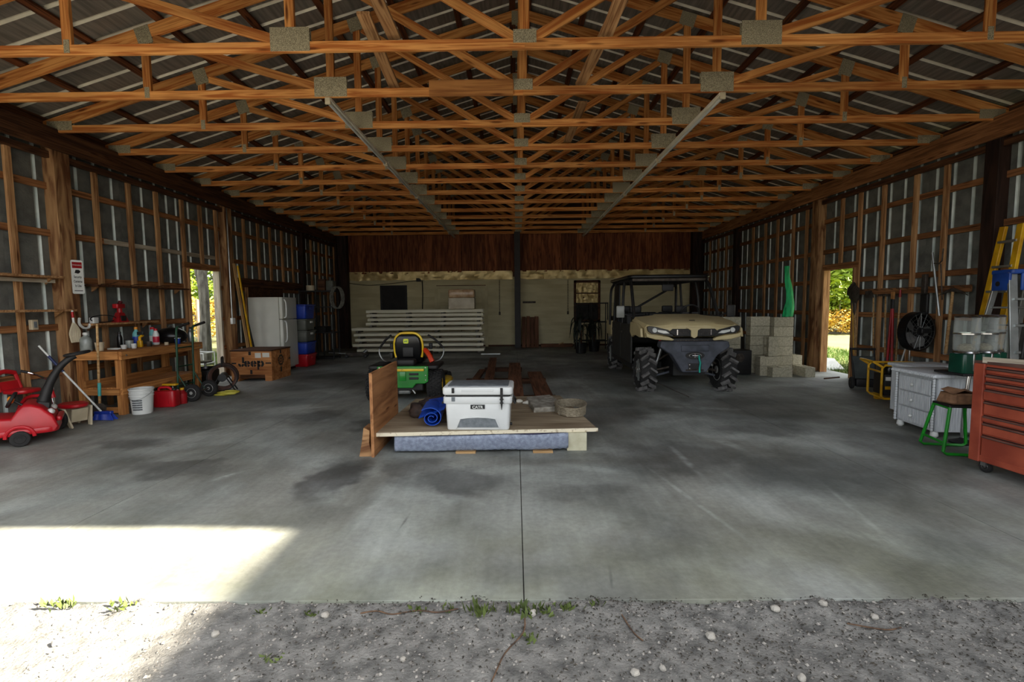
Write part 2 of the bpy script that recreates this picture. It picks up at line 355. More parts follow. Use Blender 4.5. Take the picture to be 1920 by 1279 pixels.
        an = math.atan2(by_-ay, bx_-ax); ln_ = math.hypot(bx_-ax, by_-ay)/2
        sb = n.new('ShaderNodeVectorMath'); sb.operation = 'SUBTRACT'; sb.inputs[1].default_value = ((ax+bx_)/2, (ay+by_)/2, 0); l.new(P, sb.inputs[0])
        rt = n.new('ShaderNodeVectorRotate'); rt.rotation_type = 'Z_AXIS'; rt.inputs['Angle'].default_value = -an; l.new(sb.outputs[0], rt.inputs['Vector'])
        dv = n.new('ShaderNodeVectorMath'); dv.operation = 'MULTIPLY'; dv.inputs[1].default_value = (1/ln_, 1/wd, 0); l.new(rt.outputs[0], dv.inputs[0])
        le = n.new('ShaderNodeVectorMath'); le.operation = 'LENGTH'; l.new(dv.outputs[0], le.inputs[0])
        mr = n.new('ShaderNodeMapRange'); mr.interpolation_type = 'SMOOTHSTEP'; mr.inputs['From Min'].default_value = 0.2; mr.inputs['From Max'].default_value = 1.1; mr.inputs['To Min'].default_value = abs(k); mr.inputs['To Max'].default_value = 0; l.new(le.outputs['Value'], mr.inputs['Value'])
        nm = n.new('ShaderNodeMath'); nm.operation = 'MULTIPLY'; l.new(mr.outputs[0], nm.inputs[0]); rr = n.new('ShaderNodeMapRange'); rr.inputs['From Min'].default_value = .35; rr.inputs['From Max'].default_value = .6; l.new(noise(7, 5), rr.inputs['Value']); l.new(rr.outputs[0], nm.inputs[1])
        x = n.new('ShaderNodeMix'); x.data_type = 'RGBA'; l.new(nm.outputs[0], x.inputs['Factor']); l.new(col, x.inputs['A']); x.inputs['B'].default_value = (lin((206, 212, 206)) if k > 0 else lin((60, 62, 60)))+(1,); col = x.outputs['Result']
    # algae-green film near the weathered front edge
    sx = n.new('ShaderNodeSeparateXYZ'); l.new(P, sx.inputs[0])
    fr = n.new('ShaderNodeMapRange'); fr.interpolation_type = 'SMOOTHSTEP'; fr.inputs['From Min'].default_value = 2.4; fr.inputs['From Max'].default_value = 3.9; fr.inputs['To Min'].default_value = 1; fr.inputs['To Max'].default_value = 0; l.new(sx.outputs['Y'], fr.inputs['Value'])
    gm = n.new('ShaderNodeMath'); gm.operation = 'MULTIPLY'; l.new(fr.outputs[0], gm.inputs[0])
    gr = n.new('ShaderNodeMapRange'); gr.inputs['From Min'].default_value = .35; gr.inputs['From Max'].default_value = .65; l.new(noise(1.6, 4), gr.inputs['Value']); l.new(gr.outputs[0], gm.inputs[1])
    col = mul(col, (0.93, 0.93, 0.80), gm.outputs[0])
    l.new(col, b.inputs['Base Color']); b.inputs['Roughness'].default_value = 0.62; b.inputs['Specular IOR Level'].default_value = 0.35
    bp = n.new('ShaderNodeBump'); bp.inputs['Strength'].default_value = 0.35; bp.inputs['Distance'].default_value = 0.006; l.new(noise(60, 5), bp.inputs['Height']); l.new(bp.outputs[0], b.inputs['Normal'])
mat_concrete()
mk('joint_dirt', (92, 90, 84), (60, 58, 54), 20, rough=0.9)
floor = MB().bx(-6.6, 6.8, Y0+.01, 17.2, -0.25, -0.012).build('floor', 'joint_dirt', smooth=0); floor['kind'] = 'structure'
xs = [-6.6, -3.08, 0.028, 3.14, 6.8]
ys = [Y0, 17.2]
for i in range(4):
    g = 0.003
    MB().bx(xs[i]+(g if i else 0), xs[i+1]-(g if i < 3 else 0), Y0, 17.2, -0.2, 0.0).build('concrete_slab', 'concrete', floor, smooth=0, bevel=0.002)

# ------------------------------------------------------------------ ground in front, lawn at the sides
mk('gravel_dirt', (140, 138, 132), (84, 83, 80), 12, rough=0.95, bump=0.9, bscale=70, detail=8, pos=(0.3, 0.7))
mk('lawn_grass', (120, 128, 62), (92, 84, 52), 1.4, rough=0.95, bump=1.0, bscale=60, detail=8)
def gz(x, y): return -0.03 + 0.022*mnoise.noise((x*1.7, y*1.7, 0)) + 0.012*mnoise.noise((x*6, y*6, 3)) + 0.006*mnoise.noise((x*19, y*19, 5)) - 0.02*max(0.0, min(1.0, (2.3-y)/2)) + max(0.0, min(1.0, (y-2.16)/.15))*(.022+.016*mnoise.noise((x*7, 3, 1))+.012*mnoise.noise((x*23, y*9, 8))) - max(0.0, (y-2.33))*.35
mb = MB(); nx, ny = 260, 90; x0, x1, y0, y1 = -6.5, 6.5, -0.6, 2.41
vs = [(x0+(x1-x0)*i/nx, y0+(y1-y0)*j/ny, gz(x0+(x1-x0)*i/nx, y0+(y1-y0)*j/ny)) for j in range(ny+1) for i in range(nx+1)]
fs = [(j*(nx+1)+i, j*(nx+1)+i+1, (j+1)*(nx+1)+i+1, (j+1)*(nx+1)+i) for j in range(ny) for i in range(nx)]
mb.add(vs, fs); gr = mb.build('ground', 'gravel_dirt'); gr['kind'] = 'structure'; gr['label'] = 'pale gravelly dirt in front of the concrete slab'
mb = MB()
mb.bx(-40, 40, -40, -0.6, -0.3, -0.06).bx(-40, -6.5, -0.6, 2.3, -0.3, -0.06).bx(6.5, 40, -0.6, 2.3, -0.3, -0.06)
o = mb.build('ground', 'gravel_dirt', smooth=0); o['kind'] = 'structure'; o['label'] = 'dirt yard around the barn front'
mb = MB(); mb.bx(-60, -6.6, 2.3, 70, -0.4, -0.09).bx(6.8, 60, 2.3, 70, -0.4, -0.09).bx(-6.6, 6.8, 17.2, 70, -0.4, -0.09)
o = mb.build('ground', 'lawn_grass', smooth=0); o['kind'] = 'structure'; o['label'] = 'lawn beside the barn'

# ------------------------------------------------------------------ ribbed metal sheets
def sheet(name, w, length, mats, parent, M, rib=0.305, depth=0.024):
    """a ribbed sheet: width along local x, ribs run along local y and stand up along local +z"""
    mb = MB(); prof = []; x = 0.0
    pts = [(0.0, 0.0, 0)]
    k = int(round(w/rib))
    for i in range(k):
        c = (i+0.5)*w/k
        for dx, z, mi in ((-0.028, 0, 0), (-0.014, depth, 1), (0.014, depth, 1), (0.028, 0, 1)): pts.append((c+dx, z, mi))
    pts.append((w, 0.0, 0))
    for (a, za, _), (b_, zb, mi) in zip(pts[:-1], pts[1:]):
        mb.add([(a, 0, za), (b_, 0, zb), (b_, length, zb), (a, length, za)], [(0, 1, 2, 3)], mi)
    o = bpy.data.objects.new(name, mb.mesh(name, mats, 0)); COL.objects.link(o); o.parent = parent; o.matrix_local = M
    return o
_sc = {}
def put_sheet(name, w, length, mats, parent, M):
    key = (round(w, 3), round(length, 3), tuple(mats))
    if key in _sc:
        o = bpy.data.objects.new(name, _sc[key]); COL.objects.link(o); o.parent = parent; o.matrix_local = M
    else: o = sheet(name, w, length, mats, parent, M); _sc[key] = o.data
    return o
def basis(x, y, z, c): return Matrix(((x[0], y[0], z[0], c[0]), (x[1], y[1], z[1], c[1]), (x[2], y[2], z[2], c[2]), (0, 0, 0, 1)))

# ------------------------------------------------------------------ side walls: sheets, girts, studs, posts, header beam
def side_wall(name, xin, sgn, door, studs, short_studs, posts, dark_posts):
    w = struct(name)
    sh = xin+sgn*0.078; gx = xin+sgn*0.057; sx = xin+sgn*0.019
    SW = 0.915; y = Y0
    while y < Y1+0.1:
        ya, yb = y, min(y+SW, 17.2); wd = SW
        segs = [(0.0, 3.86)]
        if yb > door[0]+0.02 and ya < door[1]-0.02: segs = None
        def put(a, b_, z0, z1):
            if b_-a < 0.02: return
            M = basis((0, 1, 0), (0, 0, 1), (sgn, 0, 0), (sh, a, z0))
            n_r = max(1, int(round((b_-a)/0.305)))
            put_sheet('metal_sheet', b_-a, z1-z0, ['sheet_wall', 'sheet_rib_lit'], w, M)
        if segs: put(ya, yb, *segs[0])
        else:
            if ya < door[0]: put(ya, min(yb, door[0]), 0.0, 3.86)
            if yb > door[1]: put(max(ya, door[1]), yb, 0.0, 3.86)
            put(max(ya, door[0]), min(yb, door[1]), door[2], 3.86)
        y += SW
    spans = [(Y0, door[0]), (door[1], Y1)]
    for z in (0.62, 1.24, 1.9, 2.52, 3.15):
        for k, (a, b_) in enumerate(spans if z < door[2] else [(Y0, Y1)]):
            cuts = [a]+[p for p in posts if a < p < b_]+[b_]
            for c0, c1 in zip(cuts[:-1], cuts[1:]):
                white = (sgn < 0 and abs(z-2.52) < .01 and 6.8 < (c0+c1)/2 < 9.6)
                if white:
                    board('girt', (gx, c0, z), (gx, 7.5, z), 0.09, 0.038, 'girt_wood', w)
                    for q0, q1 in ((7.42, 8.02), (8.02, 8.6), (8.6, 9.2), (9.2, 10.2)): board('painted_girt', (gx+sgn*-0.012, q0, z), (gx+sgn*-0.012, q1, z), 0.075, 0.02, 'white_wood', w)
                    continue
                board('girt', (gx, c0, z), (gx, c1, z), 0.09, 0.038, 'girt_wood', w)
    for y in studs: board('stud', (sx, y, 0.0), (sx, y, 3.58), 0.089, 0.038, 'pine_old', w, (0, 1, 0))
    for y, z0, z1 in short_studs: board('stud', (sx, y, z0), (sx, y, z1), 0.089, 0.038, 'pine_old', w, (0, 1, 0))
    for y in posts:
        dk = y in dark_posts
        board('post', (xin-sgn*-0.02, y, 0.0), (xin-sgn*-0.02, y, 3.9), 0.24 if not dk else 0.2, 0.2, 'pole_dark' if dk else 'pole_wood', w, (0, 1, 0))
    board('header_beam', (xin-sgn*0.10, Y0, 3.765), (xin-sgn*0.10, Y1, 3.765), 0.285, 0.04, 'beam_dark' if sgn < 0 else 'girt_wood', w)
    board('wall_plate', (xin+sgn*0.0, Y0, 3.56), (xin+sgn*0.0, Y1, 3.56), 0.09, 0.06, 'beam_dark', w, (0, 0, 1))
    board('eave_board', (xin+sgn*.09, Y0, 3.955 if sgn < 0 else 3.925), (xin+sgn*.09, Y1, 3.955 if sgn < 0 else 3.925), 0.25 if sgn < 0 else .19, 0.025, 'beam_dark', w)
    # door frame
    a, b_, h = door
    jm = 'white_wood' if sgn < 0 else 'pine_old'
    board('door_lintel', (sx, a-.1, h+.06), (sx, b_+.1, h+.06), 0.12, 0.045, 'girt_wood', w)
    board('door_jamb', (xin+sgn*.03, b_+.02, 0), (xin+sgn*.03, b_+.02, h), 0.14, 0.045, jm, w, (1, 0, 0))
    board('door_jamb', (xin+sgn*.03, a-.02, 0), (xin+sgn*.03, a-.02, h), 0.14, 0.045, 'pine_old', w, (1, 0, 0))
    return w
wl_ = side_wall('wall_left', XL, -1, DOOR_L, [6.06, 7.30, 7.93, 8.53, 9.18, 10.20, 11.24, 14.90, 15.50, 16.12, 16.78, 5.45, 4.85],
                [(9.70, 2.3, 3.58), (11.86, 2.1, 3.58), (12.43, 2.1, 3.58), (13.06, 2.1, 3.58), (13.66, 2.1, 3.58)], [3.1, 6.69, 10.5, 14.2, 16.9], [14.2, 16.9])
for yy in (11.6, 13.2): pass
wr_ = side_wall('wall_right', XR, 1, DOOR_R, [6.10, 7.43, 7.98, 8.66, 9.24, 10.9, 11.42, 12.1, 12.68, 13.33, 15.0, 15.6, 16.25, 16.9, 5.5, 4.9], [(9.74, 2.2, 3.58)], [3.1, 6.66, 10.45, 14.25, 16.95], [6.66, 14.25, 16.95])
# a mid rail with plywood behind the refrigerator on the left wall
board('mid_rail', (XL+.02, 10.5, 2.05), (XL+.02, 14.1, 2.05), 0.2, 0.04, 'beam_dark', wl_)
MB().bx(XL-.035, XL-.02, 11.3, 13.0, 1.65, 1.98).build('backing_board', 'beam_dark', wl_, smooth=0)

# ------------------------------------------------------------------ roof: sheets and purlins
ceil = struct('ceiling')
import math as _m
ang = _m.atan(SLOPE); EAVE = 6.72
for sg in (-1, 1):
    xe = XC+sg*EAVE; ze = roof_z(xe)+0.13; za = roof_z(XC)+0.13
    L = math.hypot(EAVE, za-ze); d = Vector((-sg*EAVE, 0, za-ze)).normalized(); up = Vector((sg*math.sin(ang), 0, math.cos(ang)))
    y = 2.2; i = 0
    while y < 17.3:
        wd = min(0.915, 17.35-y)
        if sg > 0: M = basis((0, 1, 0), d, up, (xe, y, ze))
        else: M = basis((0, -1, 0), d, up, (xe, y+wd, ze))
        if wd > 0.2: put_sheet('roof_sheet', wd, L, ['sheet_roof', 'sheet_roof_rib_lit'], ceil, M)
        y += 0.915
    for k in range(9):
        q = XC+sg*(0.12+k*0.80)
        c = Vector((q, 0, roof_z(q)+0.107))
        board('purlin', (c.x, 2.25, c.z), (c.x, 17.3, c.z), 0.089, 0.038, 'purlin_wood', ceil, tuple(d))
MB().bx(XC-.15, XC+.15, 2.2, 17.3, roof_z(XC)+.152, roof_z(XC)+.16).build('ridge_cap', 'sheet_roof', ceil, smooth=0)

# ------------------------------------------------------------------ trusses
X1, X2, HX = 4.29, 2.19, 6.36
def make_truss():
    t = thing('roof_truss', 'x', 'truss', (XC, 0, 0))
    zc = ZB+0.045
    f = lambda x: 4.60+SLOPE*(X1-abs(x))
    TH = 0.038
    for s in (-1, 1):
        board('bottom_chord', (s*HX, 0, zc), (s*0.001, 0, zc), 0.094, TH, 'pine', t)
        board('top_chord', (s*(HX+.3), 0, f(HX+.3)), (0, 0, f(0)), 0.14, TH, 'pine', t)
        board('web', (s*X1, 0.0, zc+.0), (s*X1, 0.0, f(X1)), 0.089, TH*.98, 'pine', t, (1, 0, 0))
        board('web', (s*(X2+.12), 0.001, zc+.06), (s*(X1-.1), 0.001, f(X1)-.06), 0.089, TH*.97, 'pine', t)
        board('web', (s*X2, 0.002, zc), (s*X2, 0.002, f(X2)), 0.089, TH*.96, 'pine', t, (1, 0, 0))
        board('web', (s*0.1, 0.003, zc+.06), (s*(X2-.08), 0.003, f(X2)-.08), 0.089, TH*.95, 'pine', t)
    board('king_post', (0, 0.004, zc), (0, 0.004, f(0)), 0.089, TH*.94, 'pine', t, (1, 0, 0))
    def plate(x, z, w, h, a=0.0):
        for yy in (-TH/2-.0015, TH/2+.0015):
            key = ('plate', w, h)
            if key not in _bc:
                mb = MB(); mb.box((0, 0, 0), (w, .003, h)); _bc[key] = mb.mesh('gusset_plate', 'galv_plate', 0)
            o = bpy.data.objects.new('gusset_plate', _bc[key]); COL.objects.link(o); o.parent = t; o.location = (x, yy, z); o.rotation_euler = (0, a, 0)
    for s in (-1, 1):
        plate(s*X2, zc+.065, .37, .215); plate(s*X1, f(X1)-.03, .17, .20, s*ang); plate(s*X1, zc+.03, .055, .12); plate(s*(HX-.12), zc+.04, .34, .12); plate(s*X2, f(X2)-.02, .2, .17, s*ang)
    plate(0, zc+.065, .215, .12); plate(0, f(0)-.06, .26, .18)
    return t
T_Y = [3.70]+[4.68+0.985*k for k in range(13)]
t0 = make_truss(); kids = [q for q in COL.objects if q.parent == t0]
for i, y in enumerate(T_Y):
    if i == 0: r = t0
    else:
        r = t0.copy(); COL.objects.link(r)
        for ch in kids:
            c = ch.copy(); COL.objects.link(c); c.parent = r
    r.location = (XC, y, 0)
    tag(r, '%s timber roof truss with metal plates, counted inward from the open front' % (ORD[i-1] if i else 'outermost'), 'truss', 'timber roof trusses')
# scrap board nailed to the second truss in view, and the runner boards laid across the bottom chords
b_ = board('scrap_board', (-0.96, 5.665-.034, 3.94), (-0.01, 5.665-.034, 3.94), 0.18, 0.022, 'bench_wood'); tag(b_, 'short wide orange board nailed flat on a truss chord left of centre', 'board')
brs = [((-1.19, 3.75, 4.16), (-1.13, 4.76, 4.03), 'upper left sloping brace board resting on the nearest truss in view'), ((-1.36, 4.55, 4.14), (-1.39, 5.78, 4.03), 'left sloping brace board ending on the chord with the scrap board'),
       ((1.02, 3.75, 4.30), (0.88, 4.76, 4.03), 'upper right sloping brace board resting on the nearest truss in view'), ((0.98, 4.55, 4.22), (0.77, 5.78, 4.03), 'right sloping brace board ending on the second chord in view'), ((0.9, 6.5, 4.12), (0.83, 7.75, 4.03), 'short brace board right of centre between the third and fourth chords')]
for p, q, lb in brs: tag(board('brace_board', p, q, 0.12, 0.03, 'pine_old', None, (1, 0, 0)), lb, 'board', 'brace boards over the truss chords')

# ------------------------------------------------------------------ front gable above the opening (throws the shade line on the slab)
wf = struct('wall_front')
zg = lambda x: roof_z(x)+0.09
mb = MB(); mb.prism([(-6.5, 3.92), (6.7, 3.92), (6.7, zg(6.7)), (XC, zg(XC)), (-6.5, zg(-6.5))], 0, 0.03, basis((1, 0, 0), (0, 0, 1), (0, 1, 0), (0, 2.36, 0)))
mb.build('gable_sheet', 'sheet_wall', wf, smooth=0)
board('header_beam', (-6.4, 2.41, 4.06), (6.6, 2.41, 4.06), 0.28, 0.04, 'beam_dark', wf)

# ------------------------------------------------------------------ back wall: lap siding, plywood band, foil, post
wb = struct('wall_back')
zs = 0.06; n_course = 18; ch = (2.44-zs)/n_course
for i in range(n_course):
    z = zs+i*ch
    segs = [(-6.3, 6.5)]
    for (a, b_, za, zb) in ((-4.74, -3.87, 1.34, 2.16), (-2.80, -1.05, 0.0, 2.09), (2.06, 2.95, 0.86, 2.27)):
        if z+ch > za+.01 and z < zb-.01:
            segs = [s_ for p, q in segs for s_ in ((p, min(q, a)), (max(p, b_), q)) if s_[1]-s_[0] > 0.02]
    for a, b_ in segs:
        mb = MB(); mb.prism([(0, 0), (-0.028, 0), (-0.008, ch+.012), (0, ch+.012)], 0, b_-a, basis((0, 1, 0), (0, 0, 1), (1, 0, 0), (a, Y1, z)))
        mb.build('siding_board', 'siding_paint', wb, smooth=0)
MB().bx(-6.4, 6.6, Y1, Y1+.12, 0, 6.3).build('sheathing', 'beam_dark', wb, smooth=0)
MB().bx(-6.3, 6.5, Y1-.05, Y1, 0, .06).build('sill_plate', 'beam_dark', wb, smooth=0)
x = -6.3; k = 0
ws = [0.66, .42, .34, .6, .9, .5, .45, .55, .8, .42, .5, .62, .44, .7, .52, .36, .62, .9, .5, .58, .42, .66, .5, .5]
while x < 6.45:
    wd = min(ws[k % len(ws)], 6.5-x); zb = 2.62-(0.03 if x < -2.9 else 0)
    board('plywood_panel', (x+wd/2, Y1-.07-(k % 2)*.012, zb), (x+wd/2, Y1-.07-(k % 2)*.012, 3.92), wd-.006, .03, 'ply_red', wb, (1, 0, 0))
    x += wd; k += 1
for x0, x1 in ((-6.25, -3.2), (-3.2, -0.1), (0.1, 3.0), (3.0, 6.4)):
    mb = MB(); n = 40; rows = 5; vs = []
    for j in range(rows+1):
        for i in range(n+1):
            xx = x0+(x1-x0)*i/n; zz = 2.36+0.30*j/rows
            vs.append((xx, Y1-.10-.04*mnoise.noise((xx*5, zz*9, 2))-.02*mnoise.noise((xx*14, zz*20, 7)), zz+(0.035*mnoise.noise((xx*3, 1, 4)) if j == 0 else 0)))
    fs = [(j*(n+1)+i, j*(n+1)+i+1, (j+1)*(n+1)+i+1, (j+1)*(n+1)+i) for j in range(rows) for i in range(n)]
    mb.add(vs, fs); mb.build('foil_strip', 'foil', wb, smooth=25)
board('centre_post', (0.06, Y1-.55, 0), (0.06, Y1-.55, 3.92), 0.2, 0.2, 'steel_dark', wb, (1, 0, 0))
board('corner_post', (-5.95, Y1-.3, 0), (-5.95, Y1-.3, 3.92), 0.3, 0.25, 'pole_dark', wb, (1, 0, 0))
board('corner_post', (6.2, Y1-.3, 0), (6.2, Y1-.3, 3.92), 0.3, 0.25, 'pole_dark', wb, (1, 0, 0))
# gable end above the back wall
mb = MB(); mb.prism([(-6.5, ZB), (6.7, ZB), (6.7, zg(6.7)), (XC, zg(XC)), (-6.5, zg(-6.5))], 0, 0.03, basis((1, 0, 0), (0, 0, 1), (0, 1, 0), (0, 17.15, 0)))
mb.build('gable_sheet', 'sheet_wall', wb, smooth=0)
mk('dark_board', (30, 28, 26), (20, 18, 17), 5, rough=0.75)
w1 = struct('window_1'); w1['label'] = 'black boarded-up window in the cream back wall'
MB().bx(-4.72, -3.89, Y1-.03, Y1-.01, 1.36, 2.14).build('cover_board', 'dark_board', w1, smooth=0)
for a in ((-4.78, -3.83, 2.14, 2.19), (-4.78, -3.83, 1.31, 1.36), (-4.78, -4.72, 1.36, 2.14), (-3.89, -3.83, 1.36, 2.14)):
    MB().bx(a[0], a[1], Y1-.045, Y1-.005, a[2], a[3]).build('window_frame', 'black_matte', w1, smooth=0)
d1 = struct('door_1'); d1['label'] = 'cream double door with raised panels behind the metal stack'
for a, b_ in ((-2.76, -1.94), (-1.92, -1.09)):
    lf = MB().bx(a, b_, Y1-.035, Y1-.005, 0.04, 2.05).build('door_leaf', 'siding_paint', d1, smooth=0)
    for px in (a+.1, (a+b_)/2+.03):
        for z0, z1 in ((0.15, .65), (.75, 1.45), (1.55, 1.93)):
            MB().bx(px, px+(b_-a)/2-.13, Y1-.045, Y1-.034, z0, z1).build('raised_panel', 'siding_paint', lf, smooth=0, bevel=.006)
for a in ((-2.86, -2.76, 0, 2.15), (-1.09, -.99, 0, 2.15), (-2.76, -1.09, 2.05, 2.15)): MB().bx(a[0], a[1], Y1-.055, Y1-.005, a[2], a[3]).build('door_casing', 'siding_paint', d1, smooth=0)
w2 = struct('window_2'); w2['label'] = 'dark-framed window with gold glints of foil behind the glass'
for a in ((2.04, 2.12, .86, 2.29), (2.89, 2.97, .86, 2.29), (2.04, 2.97, 2.22, 2.29), (2.12, 2.89, 1.83, 1.87), (2.12, 2.89, 1.46, 1.5), (2.04, 2.97, .84, .92)):
    MB().bx(a[0], a[1], Y1-.06, Y1-.0, a[2], a[3]).build('window_frame', 'beam_dark', w2, smooth=0)
for z0, z1 in ((1.87, 2.22), (1.5, 1.83), (.92, 1.46)):
    mb = MB(); n = 20
    vs = [(2.12+.77*i/n, Y1-.015-.025*mnoise.noise((i*.5, j*.6, z0*3)), z0+(z1-z0)*j/8) for j in range(9) for i in range(n+1)]
    mb.add(vs, [(j*(n+1)+i, j*(n+1)+i+1, (j+1)*(n+1)+i+1, (j+1)*(n+1)+i) for j in range(8) for i in range(n)])
    mb.build('pane', 'foil' if z0 > 1.4 else 'dark_board', w2, smooth=10)

# ------------------------------------------------------------------ outside: unseen shed added to shade the yard, trees, fence
nb = thing('unseen_shade_shed', 'unseen tall metal shed added right of the yard for its shade', 'shed', (9.1, -6.0, 0))
MB().bx(-2.0, 6, 2.0, 8.1, -.1, 5.9).build('wall_block', 'sheet_wall', nb, smooth=0)
mb = MB(); mb.prism([(-2.12, 5.9), (6.1, 5.9), (2, 6.9)], 1.9, 8.2, basis((1, 0, 0), (0, 0, 1), (0, 1, 0), (0, 0, 0))); mb.build('roof', 'sheet_roof', nb, smooth=0)
# ================================================================== centre of the floor
mk('cooler_white', (222, 224, 222), (206, 208, 207), 2, rough=0.45)
mk('cooler_grey', (118, 124, 128), (96, 102, 106), 20, rough=0.6, bump=0.2)
mk('blanket_blue', (158, 168, 186), (126, 134, 152), 30, rough=0.95, bump=0.8, bscale=60)
mk('blanket_back', (64, 62, 92), (44, 42, 66), 30, rough=0.95)
mk('foam_cream', (206, 202, 176), (184, 178, 150), 8, rough=0.9, bump=0.2)
mk('tarp_blue', (26, 84, 196), (16, 56, 150), 8, rough=0.4, bump=0.3)
mk('canvas_brown', (78, 62, 54), (40, 32, 30), 9, rough=0.8, bump=0.5)
mk('canvas_tan', (168, 116, 62), (110, 70, 36), 9, rough=0.8, bump=0.5)
mk('stone_grey', (168, 164, 152), (120, 114, 102), 14, rough=0.9, bump=0.6)
mk('wicker_grey', (156, 146, 124), (112, 102, 84), 40, stretch=(1, 1, 4), rough=0.9, bump=0.8)
mk('paint_chip', (226, 216, 190), (160, 140, 110), 24, rough=0.8, pos=(0.3, 0.45))
mk('paper_white', (222, 220, 208), (206, 202, 188), 6, rough=0.8)

# low platform: a board laid on a blanket-wrapped pad
pt = thing('plywood_platform', 'low plywood sheet with a chipped cream edge carrying the white cooler', 'platform', (0, 0, 0))
poly = [(-1.43, 4.72), (0.82, 4.86), (0.60, 6.62), (-1.38, 6.45)]
MB().prism(poly, 0.186, 0.222).build('top_board', 'table_ply', pt, smooth=0)
e0, e1 = Vector((-1.435, 4.712, .204)), Vector((0.83, 4.852, .204))
board('chipped_edge', e0, e1, 0.037, 0.012, 'paint_chip', pt)
pad = MB(); n = 40; rings = []
bl = thing('moving_blanket', 'quilted blue-grey moving blanket wrapped round the pad under the platform', 'blanket')
mb = MB(); rows = 6; cols = 60; vs = []
for j in range(rows+1):
    for i in range(cols+1):
        t = i/cols; x = -1.24+1.76*t; z = 0.018+0.02*t*t*0.5+0.01*mnoise.noise((x*3, 0, 9))+(0.186-0.03)*j/rows
        vs.append((x, 4.76+.03*t-.02*math.sin(PI*j/rows)+.012*mnoise.noise((x*4, z*12, 1)), z))
mb.add(vs, [(j*(cols+1)+i, j*(cols+1)+i+1, (j+1)*(cols+1)+i+1, (j+1)*(cols+1)+i) for j in range(rows) for i in range(cols)])
o = mb.build('quilted_front', 'blanket_blue', bl, smooth=60); sd = o.modifiers.new('thick', 'SOLIDIFY'); sd.thickness = 0.02; sd.offset = -1
mb = MB()
for j in range(9):           # stitched zig-zag quilting
    pts = [(-1.22+1.72*i/50, 4.735+.03*i/50-.018*math.sin(PI*(j+.5)/9), .035+.013*j+(.012 if i % 2 else 0)) for i in range(51)]
    mb.tube(pts, .0022, 4)
mb.build('quilt_stitching', 'blanket_blue', bl)
MB().rbox((-.36, 5.55, .105), (1.70, 1.50, .15), .04).build('padded_body', 'blanket_back', bl)
tag(MB().bx(.51, .71, 4.80, 5.1, 0, .186).build('foam_block', 'foam_cream', smooth=0, bevel=.004), 'cream foam block propping the right end of the platform', 'foam block')
for k, (x0, lb) in enumerate(((-.62, 'pale wood offcut on the floor under the middle of the blanket'), (.16, 'pale wood offcut on the floor under the right part of the blanket'))):
    tag(MB().bx(x0, x0+.2, 4.73, 4.9, 0, .02).build('wood_offcut', 'handle_wood', smooth=0), lb, 'offcut')
pv = board('plywood_sheet', (-1.405, 4.63, .42), (-1.405, 5.62, .42), 0.84, 0.03, 'ply_tan'); pv.location.x -= .02; tag(pv, 'upright tan plywood panel standing beside the low platform', 'panel')
w_ = MB(); w_.prism([(0, 0), (.13, 0), (.1, .14), (.11, .26), (.05, .29), (.03, .15)], 0, .18, basis((1, 0, 0), (0, 0, 1), (0, 1, 0), (0, 0, 0)))
tag(w_.build('split_log', 'pole_wood', loc=(-1.57, 4.66, 0), smooth=0), 'rough split log leaning against the upright plywood panel', 'log')

# cooler
c = thing('cooler', 'white hard cooler with black latch and grey kick panel on the platform', 'cooler', (-.39, 5.0, .222), math.radians(-1.5))
MB().rbox((0, 0, .185), (.665, .43, .37), .035, .016, taper=(.955, 1.0)).build('body', 'cooler_white', c)
rim = MB(); rim.rbox((0, 0, .335), (.70, .455, .075), .035, .01).build('rim', 'cooler_white', c)
MB().rbox((0, 0, .383), (.66, .42, .024), .03, .004).build('gasket', 'black_matte', c)
lid = MB().rbox((0, 0, .435), (.712, .462, .088), .04, .02).build('lid', 'cooler_white', c)
MB().rbox((0, 0, .480), (.62, .38, .018), .03, .006).build('top_pad', 'cooler_grey', lid)
MB().bx(-.16, .16, -.2345, -.229, .43, .455).build('lid_ridge', 'cooler_white', lid, bevel=.004)
for x in (-.245, .245):
    MB().rbox((x, -.237, .445), (.026, .012, .055), .004, .002).build('latch_anchor', 'black_matte', lid)
lt = MB(); pr = [(-.013, .09), (.013, .09), (.013, .05), (.022, .045), (.012, .035), (.012, .01), (.022, .005), (.012, -.005), (.011, -.03), (.022, -.035), (.010, -.045), (.003, -.11), (-.003, -.11), (-.010, -.045), (-.022, -.035), (-.011, -.03), (-.012, -.005), (-.022, .005), (-.012, .01), (-.012, .035), (-.022, .045), (-.013, .05)]
lt.prism(pr, -.006, .006, basis((1, 0, 0), (0, 0, 1), (0, -1, 0), (.245, -.241, .345))); lt.build('rubber_latch', 'black_matte', c, label='black rubber T-latch hanging open')
MB().bx(-.262, -.228, -.232, -.222, .325, .37).build('latch_keeper', 'cooler_grey', c)
kp = MB(); pr = [(-.215, 0), (.215, 0), (.175, .095), (.10, .108), (0, .113), (-.10, .108), (-.175, .095)]
kp.prism(pr, 0, .006, basis((1, 0, 0), (0, 0, 1), (0, -1, 0), (0, -.208, .028))); kp.build('kick_panel', 'cooler_grey', c, rot=(math.radians(-1.2), 0, 0))
MB().tube([(-.222, -.2135, .02), (-.18, -.2145, .128), (-.1, -.215, .141), (0, -.2155, .146), (.1, -.215, .141), (.18, -.2145, .128), (.222, -.2135, .02)], .006, 6).build('panel_lip', 'cooler_white', c)
bd = MB().rbox((0, -.2165, .262), (.145, .008, .046), .003, .001).build('badge', 'black_matte', c)
text('badge_lettering', 'CATR', .042, 'white_paint', bd, basis((1, 0, 0), (0, 0, 1), (0, -1, 0), (0, -.2215, .258)), .0006, bold=.0012)
